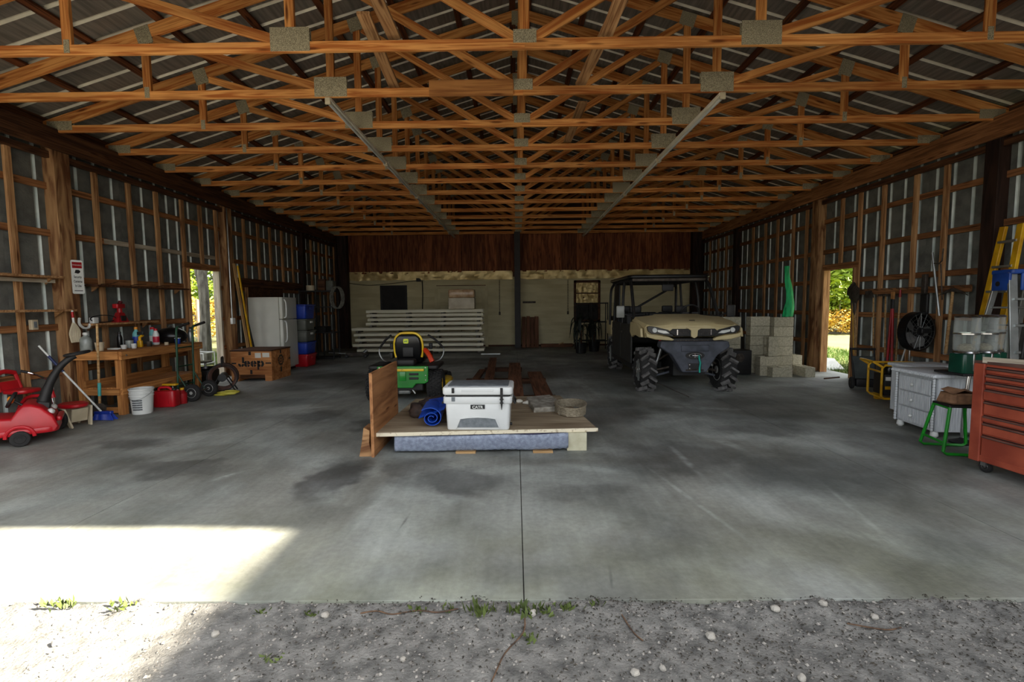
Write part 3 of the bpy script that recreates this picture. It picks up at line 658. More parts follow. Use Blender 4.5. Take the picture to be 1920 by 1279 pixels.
for s in (-1, 1):
    MB().tube([(s*.345, -.1, .33), (s*.375, -.1, .28), (s*.375, .1, .28), (s*.345, .1, .33)], .012, 8).build('carry_handle', 'black_matte', c)
MB().cyl((.322, -.12, .05), (.345, -.12, .05), .016).build('drain_plug', 'black_matte', c)

for q in [q for q in COL.objects if q.parent == c]: q.scale = (1, 1, .93)

# rolled blue tarp, canvas bundle
tp = MB(); pts = []
N = 60
outer, inner = [], []
for i in range(N):
    t = i/(N-1); a = 0.5+t*PI*4.6; r = .022+.075*t + (.03*max(0, t-.85)/.15)
    outer.append((r*math.cos(a)*1.15, r*math.sin(a)+.1, 1)); inner.append(((r-.006)*math.cos(a)*1.15, (r-.006)*math.sin(a)+.1, 0))
vs = []
for y in (0, .42):
    for p, q in zip(outer, inner): vs += [(p[0], y, p[1]), (q[0], y, q[1])]
k = 2*N; fs = []
for i in range(N-1):
    a = 2*i; fs += [(a, a+2, k+a+2, k+a), (a+1, k+a+1, k+a+3, a+3), (a, a+1, a+3, a+2), (k+a, k+a+2, k+a+3, k+a+1)]
tp.add(vs, fs)
tp.add([(-.14, .0, .10), (.13, 0, .19), (.16, .5, .24), (-.1, .5, .2)], [(0, 1, 2, 3)])
tag(tp.build('rolled_tarp', 'tarp_blue', loc=(-.885, 4.90, .222), rot=(0, 0, .06)), 'rolled blue tarp beside the white cooler', 'tarp')
def lump(name, mat, c, r, seed, amp=.25, parent=None, n=24, mi=0):
    mb = MB(); mb.sph((0, 0, 0), r, n, n//2)
    mb.v = [tuple(Vector(p)*(1+amp*mnoise.noise((p[0]*9+seed, p[1]*9, p[2]*9))+amp*.5*mnoise.noise((p[0]*22, p[1]*22+seed, p[2]*22)))) for p in mb.v]
    mb.v = [(x, y, max(z, -c[2]+.002) if parent is None else z) for x, y, z in mb.v]
    return mb.build(name, mat, parent, c, smooth=60)
cb = thing('canvas_bundle', 'crumpled brown and tan canvas bundle behind the blue tarp', 'canvas', (-1.03, 5.5, .222))
o = lump('brown_fold', 'canvas_brown', (-.05, -.05, .07), (.19, .16, .085), 3, .3, cb)
o = lump('brown_fold', 'canvas_brown', (.05, .05, .12), (.16, .15, .09), 8, .35, cb)
o = lump('tan_fold', 'canvas_tan', (.19, -.03, .10), (.13, .10, .07), 12, .3, cb)
mb = MB(); mb.tube([(-.02, -.17, .13), (.02, -.12, .16), (.03, -.06, .14)], .045, 12, sub=3); mb.build('rolled_cuff', 'canvas_brown', cb)

# grey stone slab, ring basket, paper scraps
mb = MB(); mb.prism([(.20, 5.55), (.47, 5.62), (.52, 6.0), (.44, 6.38), (.12, 6.22)], 0, .06)
mb.v = [(x+.012*mnoise.noise((x*12, y*12, z*40)), y+.02*mnoise.noise((x*9, y*9, z*30)), z) for x, y, z in mb.v]
tag(mb.build('stone_slab', 'stone_grey', loc=(0, 0, .222), smooth=0, bevel=.008), 'broken grey stone slab lying on the platform', 'stone slab')
rb = thing('ring_basket', 'weathered grey splint ring basket at the right end of the platform', 'basket', (.63, 5.58, .222))
def hoop(z0, z1, rx, ry, t, nm, seg=40, ph=0, wob=.004):
    mb = MB(); rs = []
    for i in range(seg):
        a = 2*PI*i/seg; ox = wob*math.sin(3*a+ph)
        for_ = []
        for (rr, z) in ((0, z0), (t, z0), (t, z1), (0, z1)): for_.append(((rx+rr+ox)*math.cos(a), (ry+rr+ox)*math.sin(a), z+.006*math.sin(2*a+ph)))
        rs.append(for_)
    mb.rings(rs, closed=True); return mb.build(nm, 'wicker_grey', rb)
hoop(.008, .055, .175, .27, .006, 'lower_splint'); hoop(.05, .105, .172, .265, .008, 'upper_splint', ph=1.0); hoop(.09, .112, .18, .274, .010, 'rim_hoop', ph=1)
for q in range(10):
    a = 2*PI*q/10; MB().box((.180*math.cos(a), .275*math.sin(a), .056), (.03, .006, .10), rotM(z=a+PI/2)).build('stave', 'wicker_grey', rb)
for k, (x, y, lb) in enumerate(((.02, 6.15, 'crumpled white paper scrap just right of the cooler'), (.13, 6.05, 'crumpled white paper scrap beside the stone slab'))):
    o = lump('paper_scrap', 'paper_white', (x, y, .24), (.055, .04, .025), 20+k, .5); tag(o, lb, 'paper', 'paper scraps on the platform')

# planks on the floor behind the platform
pls = [((-.80, 8.0), (-.74, 10.3), .13, .10, 'narrow weathered plank, leftmost of those behind the cooler'), ((-.47, 7.6), (-.58, 12.0), .17, .16, 'long narrow brown plank pointing back towards the white stack'),
       ((-.02, 6.9), (-.04, 10.9), .25, .16, 'wide orange-brown plank behind the right end of the cooler'), ((.42, 6.85), (.36, 9.65), .27, .13, 'short wide reddish plank, rightmost of those behind the cooler')]
for (a, b_, w_, h, lb) in pls:
    tag(board('floor_plank', (a[0], a[1], h-.02), (b_[0], b_[1], h-.02), w_, .04, 'plank_brown', None, (1, 0, 0)), lb, 'plank', 'planks on the floor')
for k, (y, lb) in enumerate(((7.3, 'dark timber cross-piece under the near ends of the planks'), (9.0, 'dark timber cross-piece under the middle of the planks'), (10.6, 'dark timber cross-piece under the far ends of the planks'))):
    x0, x1 = (-.7, .6) if k < 1 else ((-.95, .55) if k == 1 else (-.7, .12))
    tag(board('cross_piece', (x0, y, .045), (x1, y, .045), .12, .09, 'beam_dark', None, (0, 1, 0)), lb, 'timber', 'cross-pieces under the planks')

# ================================================================== left side
mk('rim_silver', (190, 190, 186), (160, 160, 156), 8, rough=.4, metal=.2)
mk('trike_red', (196, 30, 40), (168, 20, 28), 4, rough=0.35)
mk('toy_yellow', (232, 170, 40), (210, 120, 30), 6, rough=0.4)
def wheel(name, r, w, parent, c, axis='x', hub='steel', tread=0, hubr=.55):
    """tyre with a dished hub; axis along x or y"""
    M = trM(c, 0, PI/2, 0) if axis == 'x' else trM(c, PI/2, 0, 0)
    mb = MB(); h = w/2
    mb.lathe([(r*hubr, -h*.7), (r*.80, -h), (r*.93, -h*.9), (r, -h*.55), (r, h*.55), (r*.93, h*.9), (r*.80, h), (r*hubr, h*.7)], 28, M)
    t = mb.build(name, 'rubber', parent)
    hb = MB(); hb.lathe([(r*hubr*1.01, -h*.6), (r*hubr*.9, -h*.75), (r*hubr*.75, -h*.45), (r*.2, -h*.5), (r*.18, -h*.8), (r*.02, -h*.8)], 20, M); hb.lathe([(r*.02, h*.8), (r*.18, h*.8), (r*.2, h*.5), (r*hubr*.75, h*.45), (r*hubr*.9, h*.75), (r*hubr*1.01, h*.6)], 20, M)
    hb.build('hub', hub, t)
    return t
# ride-on toy car
tc_ = thing('toy_car', 'red ride-on toy car with a tall black push handle', 'toy car', (-5.67, 5.21, 0), math.radians(40))
prof = [(-.58, .12), (-.60, .30), (-.56, .46), (-.44, .52), (-.38, .36), (.06, .31), (.11, .40), (.16, .45), (.22, .45), (.30, .41), (.39, .31), (.43, .18), (.40, .12)]
mb = MB(); rs = []
for w_, s in ((-.25, .90), (-.235, .97), (-.19, 1.0), (.19, 1.0), (.235, .97), (.25, .90)):
    rs.append([(x*(.97+.03*s), w_, .12+(z-.12)*s) for x, z in prof])
mb.rings(rs); mb.build('body_shell', 'red_plastic', tc_, smooth=50, bevel=.012)
MB().rbox((-.06, 0, .15), (.98, .53, .07), .10, .02).build('lower_skirt', 'red_plastic', tc_)
for x in (-.38, .12):
    for y in (-.265, .265):
        wt = wheel('wheel', .085, .05, tc_, (x, y, .085), 'y', 'black_gloss', hubr=.62)
for y in (-.27, .27):
    for x in (-.38, .12):
        mb = MB(); mb.tube([(x+.115*math.cos(a), y*.985, .1+.115*math.sin(a)) for a in [PI*i/10 for i in range(11)]], .018, 8); mb.build('wheel_arch', 'red_plastic', tc_)
MB().tube([(.30, 0, .42), (.36, 0, .62), (.45, 0, .80), (.54, 0, .90), (.60, 0, .94)], .035, 10, sub=4, rs=[.06, .05, .042, .036, .034, .034, .034]).build('push_handle', 'black_matte', tc_, label='black curved push handle')
MB().tube([(.62+.11*math.cos(a)*1.0, .085*math.sin(a), .965+.02*math.cos(a)) for a in [2*PI*i/20 for i in range(20)]], .017, 8, closed=True).build('handle_ring', 'black_matte', tc_)
MB().box((.30, 0, .38), (.13, .17, .12), rotM(y=.25), taper=(.8, .8)).build('handle_socket', 'black_matte', tc_, bevel=.01)
st = MB(); st.tube([(.06+.035*math.cos(a), -.10+.085*math.sin(a), .50+.07*math.cos(a)) for a in [2*PI*i/20 for i in range(20)]], .017, 8, closed=True)
st = st.build('steering_wheel', 'black_matte', tc_); MB().sph((.055, -.10, .5), (.03, .045, .04)).build('horn_button', 'toy_yellow', st); MB().cyl((.06, -.10, .5), (.15, -.10, .42), .014).build('column', 'black_matte', st)
MB().rbox((-.42, 0, .45), (.09, .40, .30), .04, .03).build('seat_back', 'red_plastic', tc_)
MB().rbox((.435, 0, .25), (.05, .40, .05), .02, .012).build('front_bumper', 'red_plastic', tc_)
for y in (-.16, .16): MB().sph((.37, y, .335), (.035, .05, .035)).build('headlight', 'white_plastic', tc_)
# tricycle behind it
tr = thing('tricycle', 'red child tricycle with chrome handlebar behind the toy car', 'tricycle', (-5.93, 5.80, 0), 0.0)
mb = MB(); mb.rbox((-.16, 0, .49), (.30, .28, .05), .09, .02); mb.build('seat', 'trike_red', tr)
mb = MB()
for (a, b_) in (((-.30, -.13, .49), (-.36, -.12, .70)), ((-.30, .13, .49), (-.36, .12, .70))): mb.tube([a, b_], .02, 8)
mb.tube([(-.36, -.12, .70), (-.365, 0, .73), (-.36, .12, .70)], .028, 8, sub=4); mb.box((-.325, 0, .555), (.03, .26, .11), rotM(y=-.25)); mb.build('seat_back', 'trike_red', tr)
MB().tube([(-.25, 0, .2), (-.12, 0, .40), (.12, 0, .43), (.19, 0, .45)], .022, 8, sub=3).build('frame_tube', 'trike_red', tr)
MB().cyl((.24, 0, .13), (.17, 0, .64), .017).build('fork_stem', 'chrome', tr)
MB().cyl((.22, 0, .40), (.175, 0, .60), .026).build('head_tube', 'trike_red', tr)
MB().tube([(.10, -.17, .74), (.15, -.11, .70), (.17, 0, .64), (.15, .11, .70), (.10, .17, .74)], .011, 8, sub=4).build('handlebar', 'chrome', tr)
for s in (-1, 1): MB().cyl((.10, s*.165, .74), (.06, s*.21, .765), .016).build('grip', 'black_matte', tr)
wheel('front_wheel', .13, .045, tr, (.24, 0, .13), 'y', 'steel')
for s in (-1, 1): wheel('rear_wheel', .11, .04, tr, (-.30, s*.17, .11), 'y', 'steel')
MB().cyl((-.30, -.17, .11), (-.30, .17, .11), .012).build('rear_axle', 'iron', tr)
# step stool
ss = thing('step_stool', 'small step stool with red oval top and beige splayed legs', 'stool', (-5.66, 6.0, 0), math.radians(-20))
mb = MB(); mb.lathe([(.02, .245), (.155, .245), (.17, .26), (.17, .285), (.15, .295), (.10, .285), (.02, .285)], 28); mb.v = [(x*1.05, y*.82, z) for x, y, z in mb.v]; mb.build('seat', 'red_plastic', ss)
for sx in (-1, 1):
    mb = MB(); mb.prism([(-.16, 0), (-.10, 0), (-.07, .09), (.07, .09), (.10, 0), (.16, 0), (.105, .25), (-.105, .25)], -.012, .012, basis((1, 0, 0), (0, 0, 1), (0, -1, 0), (0, sx*.10, 0)) @ rotM(x=-sx*.18)); mb.build('leg_panel', 'cream_plastic', ss, bevel=.006)
for sx in (-1, 1): MB().box((sx*.115, 0, .15), (.02, .17, .17), rotM(y=sx*.25)).build('side_panel', 'cream_plastic', ss)
# broom
br = thing('push_broom', 'broom with white and navy handle and blue bristles leaning by the post', 'broom', (-5.56, 6.30, 0))
h0 = Vector((0, 0, .10)); h1 = Vector((-.60, -.18, 1.02)); hd = h1-h0
MB().cyl(h0, h1, .012, mi=0).build('handle', 'white_plastic', br); MB().cyl(h0+hd*.62, h0+hd*.85, .0165).build('grip', 'blue_plastic', br, label='navy blue grip sleeve').data.materials[0] = mk('navy', (28, 44, 92), (20, 32, 70), 4, rough=.5)
MB().rbox((.02, 0, .10), (.24, .06, .04), .02, .01).build('head_block', 'blue_plastic', br)
mb = MB()
for i in range(46):
    x = -.08+.2*(i % 23)/22; y = -.02 if i < 23 else .02; mb.cyl((x, y, .085), (x*1.35+.01, y*1.9, .004), .006, .009, 5)
mb.build('bristles', 'blue_plastic', br)['kind'] = 'stuff'
# long-handled shovel leaning on the bench
sv = thing('shovel', 'wooden-handled digging shovel leaning on the near end of the workbench', 'shovel', (-5.70, 6.43, 0))
MB().cyl((0, 0, .18), (.02, .03, 1.28), .016, .015).build('handle', 'handle_wood', sv); MB().cyl((.003, .005, .30), (.007, .01, .48), .020).build('teal_sleeve', mk('teal', (70, 170, 168), (50, 140, 138), 5, rough=.5), sv)
mb = MB(); mb.prism([(-.09, .02), (0, -.0), (.09, .02), (.10, .16), (.05, .2), (-.05, .2), (-.10, .16)], -.006, .006, basis((1, 0, 0), (0, 0, 1), (0, -1, 0), (0, -.015, .0))); mb.build('blade', 'iron', sv)

# workbench
wb_ = thing('workbench', 'wooden workbench with lower shelf against the left wall', 'workbench', (0, 0, 0))
bx0, bx1, by0, by1 = -6.14, -5.48, 6.56, 8.28
MB().bx(bx0, bx1, by0, by1, .875, .895).build('worktop', 'bench_wood', wb_, smooth=0)
board('apron', (bx1, by0, .835), (bx1, by1, .835), .115, .04, 'bench_wood', wb_); board('apron', (bx0, by0, .835), (bx0, by1, .835), .115, .04, 'bench_wood', wb_)
board('apron', (bx0+.02, by0, .835), (bx1-.02, by0, .835), .115, .04, 'bench_wood', wb_); board('apron', (bx0+.02, by1, .835), (bx1-.02, by1, .835), .115, .04, 'bench_wood', wb_)
for x in (bx0+.06, bx1-.06):
    for y in (by0+.065, by1-.065): board('leg', (x, y, 0), (x, y, .78), .088, .088, 'bench_wood', wb_, (1, 0, 0))
for y in (7.4,): board('leg', (bx0+.06, y, 0), (bx0+.06, y, .78), .088, .04, 'bench_wood', wb_, (1, 0, 0))
for q in range(3): board('shelf_board', (bx0+.12+q*.205, by0+.03, .375), (bx0+.12+q*.205, by1-.03, .375), .195, .022, 'bench_wood', wb_, (1, 0, 0))
board('shelf_rail', (bx1-.03, by0+.02, .325), (bx1-.03, by1-.02, .325), .09, .035, 'bench_wood', wb_); board('shelf_rail', (bx0+.12, by0+.02, .42), (bx0+.12, by1-.02, .42), .12, .035, 'bench_wood', wb_)
board('shelf_rail', (bx0+.1, by0+.02, .325), (bx1-.05, by0+.02, .325), .09, .035, 'bench_wood', wb_)
board('stretcher', (bx0+.06, by0+.065, .06), (bx1-.06, by0+.065, .06), .08, .035, 'bench_wood', wb_)
for x, y in ((bx1+.021, by0+.08), (bx1+.021, by1-.08)):
    MB().cyl((x, y, .835), (x+.006, y, .835), .012).build('bolt_head', 'steel', wb_)

# bottles, cups and tools on the bench
def bottle(nm, lb, x, y, z, r, h, mat, capmat=None, neck=.4, cat='bottle', grp='clutter on the workbench', lab=None):
    o = thing(nm, lb, cat, (x, y, z), 0, grp)
    mb = MB()
    if neck < 1: mb.lathe([(r*.9, 0), (r, .01), (r, h*.62), (r*.8, h*.74), (r*neck, h*.82), (r*neck, h*.9)], 16)
    else: mb.lathe([(r*.9, 0), (r, .005), (r, h*.9)], 16)
    mb.build('body', mat, o)
    if capmat: MB().lathe([(r*neck*1.1, h*.88), (r*neck*1.15, h*.9), (r*neck*1.1, h), (r*neck*.5, h*1.01)], 14).build('cap', capmat, o)
    if lab: MB().lathe([(r*1.015, h*.15), (r*1.02, h*.16), (r*1.02, h*.5), (r*1.015, h*.51)], 16).build('label_band', lab, o)
    return o
def cup(nm, lb, x, y, z, r, h, mat, cat='cup', taper=.8):
    o = MB().lathe([(r*taper*.95, 0), (r*taper, .004), (r, h), (r*.93, h), (r*taper*.92, .012), (.002, .012)], 18).build(nm, mat, loc=(x, y, z)); return tag(o, lb, cat, 'clutter on the workbench')
zt = .896
mk('clear_grey', (150, 156, 152), (120, 126, 122), 9, rough=.25)
mk('teal_light', (120, 190, 190), (90, 160, 165), 6, rough=.4)
mk('pink_cap', (206, 40, 70), (180, 30, 56), 6, rough=.4)
cup('plastic_tub', 'pale pink plastic tub at the near corner of the bench', -5.86, 6.68, zt, .055, .12, 'cream_plastic', 'tub')
cup('white_cup', 'small white cup near the wooden shovel handle on the bench', -5.74, 6.95, zt, .04, .06, 'white_plastic')
cup('white_cup', 'white cup lying nearest the bench edge beside the yellow spray gun', -5.68, 7.06, zt, .036, .07, 'white_plastic')
tag(MB().rbox((0, 0, .012), (.16, .07, .024), .015).build('putty_tray', 'white_plastic', loc=(-5.82, 6.87, zt)), 'flat white tray behind the small white cup on the bench', 'tray', 'clutter on the workbench')
bottle('glass_jar', 'clear grey jar with dark lid on the bench', -5.80, 7.13, zt, .05, .13, 'clear_grey', 'black_matte', 1.0, 'jar')
yg = thing('spray_gun', 'yellow spray nozzle tool standing on the bench', 'tool', (-5.76, 7.28, zt), 0, 'clutter on the workbench')
MB().rbox((0, 0, .05), (.07, .05, .10), .015).build('bottle_base', 'yellow_paint', yg); MB().tube([(0, 0, .09), (0, 0, .15), (.05, 0, .18)], .02, 8).build('neck', 'yellow_paint', yg); MB().rbox((.02, 0, .21), (.10, .035, .05), .012).build('nozzle_head', 'black_matte', yg)
bottle('spray_bottle', 'light blue spray bottle with yellow and blue trigger on the bench', -5.92, 7.42, zt, .05, .30, 'teal_light', 'toy_yellow', .45, lab='blue_plastic')
bottle('spray_can', 'dark spray can behind the yellow spray nozzle', -6.02, 7.22, zt, .035, .24, 'black_gloss', 'black_matte', .6, 'can')
bottle('cleaner_bottle', 'white bottle with bright red cap on the bench', -5.84, 7.72, zt, .045, .26, 'white_plastic', 'red_plastic', .55, lab='pink_cap')
bottle('cleaner_bottle', 'teal and white bottle with red cap, right of its white twin', -5.95, 7.80, zt, .05, .28, 'teal_light', 'red_plastic', .6, lab='white_plastic')
bottle('blue_jar', 'small blue jar right of the red-capped bottles', -5.59, 7.86, zt, .04, .10, 'blue_plastic', 'white_plastic', 1.0, 'jar')
bottle('small_can', 'small rusty can in the middle of the bench', -5.68, 7.36, zt, .035, .09, 'iron', None, 1.0, 'can')
bottle('small_jar', 'small cream jar near the bench edge below the red-capped bottle', -5.60, 7.62, zt, .03, .05, 'cream_plastic', None, 1.0, 'jar')
bottle('oil_bottle', 'black oil bottle at the far end of the bench by the doorway', -5.60, 8.20, zt, .045, .26, 'steel', 'black_matte', .5)
bottle('clear_jug', 'clear plastic jug near the shelf end of the bench', -6.03, 6.66, zt, .07, .26, 'clear_grey', 'white_plastic', .4, 'jug')
bottle('varnish_tin', 'dark tin beside the blue spray bottle', -6.04, 7.56, zt, .045, .14, 'iron', 'steel', 1.0, 'tin')
# black kettle lid on the far end of the bench
kg = thing('kettle_grill', 'black domed grill lid resting on the far end of the bench', 'grill', (-5.86, 8.10, zt))
mb = MB(); mb.lathe([(.19, .05), (.24, .09), (.245, .12), (.21, .19), (.13, .245), (.02, .262)], 28); mb.v = [(x, y*.82, z) for x, y, z in mb.v]; mb.build('dome', 'black_gloss', kg)
mb = MB(); mb.lathe([(.12, 0), (.2, .03), (.24, .09), (.22, .095)], 28); mb.v = [(x, y*.82, z) for x, y, z in mb.v]; mb.build('bowl', 'black_matte', kg)
MB().tube([(-.04, 0, .26), (-.03, 0, .30), (.03, 0, .30), (.04, 0, .26)], .01, 6).build('lid_handle', 'steel', kg)

# things under and before the bench
bk = thing('paint_bucket', 'white five-gallon bucket with printed label beside the bench leg', 'bucket', (-5.33, 6.70, 0))
MB().lathe([(.118, 0), (.122, .01), (.138, .25), (.146, .252), (.146, .262), (.14, .266), (.141, .285), (.149, .288), (.149, .298), (.142, .302), (.144, .335), (.152, .34), (.152, .36), (.135, .36), (.12, .03), (.01, .03)], 32).build('pail', 'white_plastic', bk)
MB().tube([(.148*math.cos(a), .148*math.sin(a), .31-.10*math.sin((a+PI))) for a in [PI+PI*i/14 for i in range(15)]], .003, 6).build('bail_handle', 'steel', bk)
mk('print_grey', (110, 114, 116), (70, 74, 78), 60, rough=.7)
for k in range(5):
    a0 = -1.35+.0*k; mb = MB(); rr = .133+.0006*k
    z = .06+k*.032; rad = .1225+.016*z/.25+.001
    pts = [(rad*math.cos(a), rad*math.sin(a)) for a in [-1.9+1.0*i/10 for i in range(11)]]
    vs = [(x, y, zz) for zz in (z, z+.022) for x, y in pts]; mb.add(vs, [(i, i+1, 11+i+1, 11+i) for i in range(10)]); mb.build('label_print', 'print_grey', bk)
gc = thing('gas_can', 'red plastic gas can on the floor under the bench', 'gas can', (-5.30, 7.14, 0), math.radians(8))
MB().rbox((0, 0, .125), (.31, .19, .25), .045, .025).build('tank', 'red_plastic', gc)
mb = MB(); mb.tube([(-.10, 0, .245), (-.09, 0, .285), (.03, 0, .29), (.08, 0, .245)], .018, 8, sub=4); mb.build('handle', 'red_plastic', gc)
MB().cyl((.11, 0, .24), (.11, 0, .275), .03, .028, 14).build('cap', 'black_matte', gc)
for x in (-.07, .07): MB().bx(x-.005, x+.005, -.0965, -.094, .05, .2).build('panel_rib', 'red_plastic', gc)
mw = thing('sprinkler_stand', 'yellow-topped garden sprinkler behind the red gas can', 'sprinkler', (-5.41, 7.36, 0))
MB().rbox((0, 0, .30), (.25, .09, .03), .02, .008).build('top_plate', 'yellow_paint', mw)
for s in (-1, 1): MB().cyl((s*.09, 0, 0), (s*.05, 0, .29), .012).build('leg', 'steel', mw)
fb = thing('fuel_bottle', 'dark red fuel bottle tucked behind the gas can', 'bottle', (-5.215, 7.36, 0)); MB().lathe([(.06, 0), (.065, .01), (.065, .16), (.03, .2), (.025, .22)], 16).build('body', 'red_paint', fb); MB().cyl((0, 0, .215), (0, 0, .245), .028).build('cap', 'yellow_paint', fb)

# hand truck
ht = thing('hand_truck', 'green hand truck with black grips and grey-hubbed wheels', 'hand truck', (-5.22, 7.72, 0))
for y in (-.19, .19):
    MB().tube([(-.19, y, .03), (-.17, y, .40), (-.15, y, 1.10), (-.11, y, 1.19), (0.0, y, 1.225)], .016, 8, sub=3).build('rail', mk('truck_green', (30, 76, 52), (18, 52, 36), 7, rough=.5) if y < 0 else 'truck_green', ht)
    MB().cyl((-.10, y, 1.193), (.06, y, 1.247), .021).build('grip', 'black_matte', ht)
    MB().cyl((-.16, y, .42), (0, y, .14), .010).build('brace', 'truck_green', ht)
    wheel('wheel', .138, .075, ht, (0.06, y*1.13, .138), 'y', 'rim_silver', hubr=.6)
for z in (.25, .55, .85): MB().cyl((-.178, -.19, z), (-.178, .19, z), .011).build('crossbar', 'truck_green', ht)
MB().cyl((.06, -.2, .138), (.06, .2, .138), .012).build('axle', 'iron', ht)
MB().bx(-.42, -.18, -.2, .2, .012, .02).build('toe_plate', 'truck_green', ht)
# hose reel
hr = thing('hose_reel', 'black reel cart wound with brown hose near the left doorway', 'hose reel', (-5.18, 8.36, 0), math.radians(25))
for k in range(7):
    R_ = .215-.012*(k % 3); y = -.09+.03*k
    MB().tube([(R_*math.cos(a), y+.004*math.sin(3*a+k), .265+R_*math.sin(a)) for a in [2*PI*i/30 for i in range(30)]], .016, 8, closed=True).build('hose_coil', mk('hose_brown', (96, 62, 50), (60, 38, 30), 8, rough=.6) if k == 0 else 'hose_brown', hr)
for y in (-.13, .13):
    MB().tube([(.23*math.cos(a), y, .265+.23*math.sin(a)) for a in [2*PI*i/24 for i in range(24)]], .009, 6, closed=True).build('flange', 'black_matte', hr)
    MB().tube([(-.2, y, 0.01), (-.06, y, .265), (.06, y, .265), (.2, y, .01)], .012, 6).build('stand_leg', 'black_matte', hr)
MB().cyl((0, -.14, .265), (0, .14, .265), .07).build('drum', 'black_matte', hr)
MB().tube([(0, -.10, .45), (0, -.10, .58), (0, -.06, .615), (0, .06, .615), (0, .10, .58), (0, .10, .45)], .014, 8).build('handle', 'black_matte', hr)
yh = MB()
pts = []
for i in range(40):
    a = i*.55; r = .10+.05*mnoise.noise((i*.3, 1, 2)); pts.append((-.0+r*1.5*math.cos(a)+.004*i, r*math.sin(a), .014+.0012*i+.008*mnoise.noise((i*.7, 0, 0))))
yh.tube(pts, .013, 7, sub=3)
tag(yh.build('garden_hose', mk('hose_yellow', (196, 186, 70), (160, 150, 50), 6, rough=.5), loc=(-5.02, 8.02, 0)), 'tangled yellow-green hose lying on the floor before the reel', 'hose')
# pressure washer beyond the bench
pw = thing('pressure_washer', 'dark pump engine with round cap between bench and doorway', 'pressure washer', (-5.72, 8.72, 0))
MB().rbox((0, 0, .22), (.34, .34, .28), .05).build('engine', 'black_matte', pw); MB().lathe([(.13, .36), (.15, .38), (.14, .42), (.02, .43)], 20).build('starter_cap', 'black_gloss', pw); MB().lathe([(.09, .48), (.12, .49), (.12, .51), (.02, .515)], 20).build('top_disc', 'iron', pw); MB().cyl((0, 0, .42), (0, 0, .5), .02).build('post', 'steel', pw)
for s in (-1, 1): wheel('wheel', .10, .05, pw, (.0, s*.21, .10), 'y', 'iron')
# white crate frame outside the doorway side
# wall shelves on the left
def wshelf(nm, lb, y0, y1, z, x0, x1, mat, t=.03):
    o = thing(nm, lb, 'shelf', (0, 0, 0), 0, 'shelves on the left wall')
    MB().bx(x0, x1, y0, y1, z-t, z).build('shelf_board', mat, o, smooth=0)
    for y in (y0+.12, y1-.12): MB().prism([(0, 0), (.10, 0), (0, -.08)], -.012, .012, basis((1, 0, 0), (0, 0, 1), (0, -1, 0), (x0, y, z-t))).build('bracket', 'pine_old', o, smooth=0)
    return o
sh1 = wshelf('wall_shelf', 'upper narrow shelf board near the left edge, above the brush', 4.6, 6.52, 1.93, XL+.002, XL+.16, 'pine_old')
sh2 = wshelf('wall_shelf', 'lower narrow shelf board with the hanging brush near the left edge', 4.6, 6.62, 1.485, XL+.002, XL+.20, 'pine_old')
board('white_strip', (XL+.03, 4.6, 1.865), (XL+.03, 6.5, 1.865), .05, .02, 'white_wood', sh1)
sh3 = wshelf('wall_shelf', 'shelf above the bench holding the red jack', 6.86, 8.14, 1.275, XL+.002, XL+.19, 'pine_old')
sh4 = wshelf('wall_shelf', 'dark upper shelf littered with twigs above the bench', 6.98, 8.95, 1.84, XL+.002, XL+.20, 'beam_dark', .025)
for k in range(3):
    y = 7.15+.55*k; a = random.uniform(-.3, .3)
    o = MB(); o.tube([(XL+.1, y, 1.852), (XL+.12+.05*a, y+.15, 1.86+.03*random.random()), (XL+.1-.1*a, y+.3, 1.87+.05*random.random())], .007, 5)
    tag(o.build('twig', 'beam_dark'), ('near', 'middle', 'far')[k]+' one of the three thin twigs lying on the dark upper shelf', 'twig', 'twigs on the upper shelf')
rj = thing('bottle_jack', 'red jack stand on the wall shelf above the bench', 'jack', (XL+.11, 7.44, 1.275))
mb = MB(); mb.box((0, 0, .075), (.12, .20, .15), taper=(.5, .45)); mb.build('base', 'red_paint', rj); MB().cyl((0, 0, .14), (0, 0, .22), .035).build('ram_body', 'red_paint', rj); MB().rbox((0, -.01, .25), (.09, .16, .07), .02).build('saddle_head', 'red_paint', rj); MB().cyl((0, 0, .27), (0, .03, .32), .03).build('cap', mk('dark_red', (96, 20, 24), (66, 12, 16), 8, rough=.5), rj)
MB().bx(-.01, .062, -.045, .045, .02, .10).build('window_cut', 'black_matte', rj)
cb_ = MB(); cb_.tube([(XL+.14, 6.98+.22*math.cos(a)+.12, 1.335+.052*math.sin(a)+.004) for a in [2*PI*i/30 for i in range(28)]], .007, 6); tag(cb_.build('cable_loop', 'black_matte'), 'black cable loop on the shelf left of the red jack', 'cable')
tag(MB().rbox((XL+.13, 6.95, 1.318), (.07, .09, .085), .01).build('white_box', 'white_plastic'), 'small white box at the near end of the shelf above the bench', 'box')
rp = MB(); rp.tube([(XL+.13, 6.72, 1.36), (XL+.14, 6.70, 1.28), (XL+.14, 6.76, 1.22), (XL+.14, 6.84, 1.22), (XL+.14, 6.87, 1.27)], .017, 8, sub=4); tag(rp.build('pipe_hook', 'white_plastic'), 'white curved pipe hook beside the big post', 'hook')
hbr = thing('hanging_brush', 'pale whisk brush with a striped handle hanging on the big post', 'brush', (-6.10, 6.60, 1.47))
MB().cyl((.02, -.06, 0), (.02, -.05, -.18), .014).build('handle', 'white_plastic', hbr); MB().cyl((.02, -.06, -.02), (.02, -.055, -.1), .0148).build('stripe', 'red_plastic', hbr)
mb = MB()
for i in range(9):
    t = i/8-.5; mb.tube([(.02, -.05+.02*t, -.17), (.025, -.045+.13*t, -.27), (.022, -.045+.15*t, -.36+.05*abs(t)), (.02, -.045+.10*t, -.44)], .011, 6, sub=3)
mb.build('bristles', 'cream_plastic', hbr)
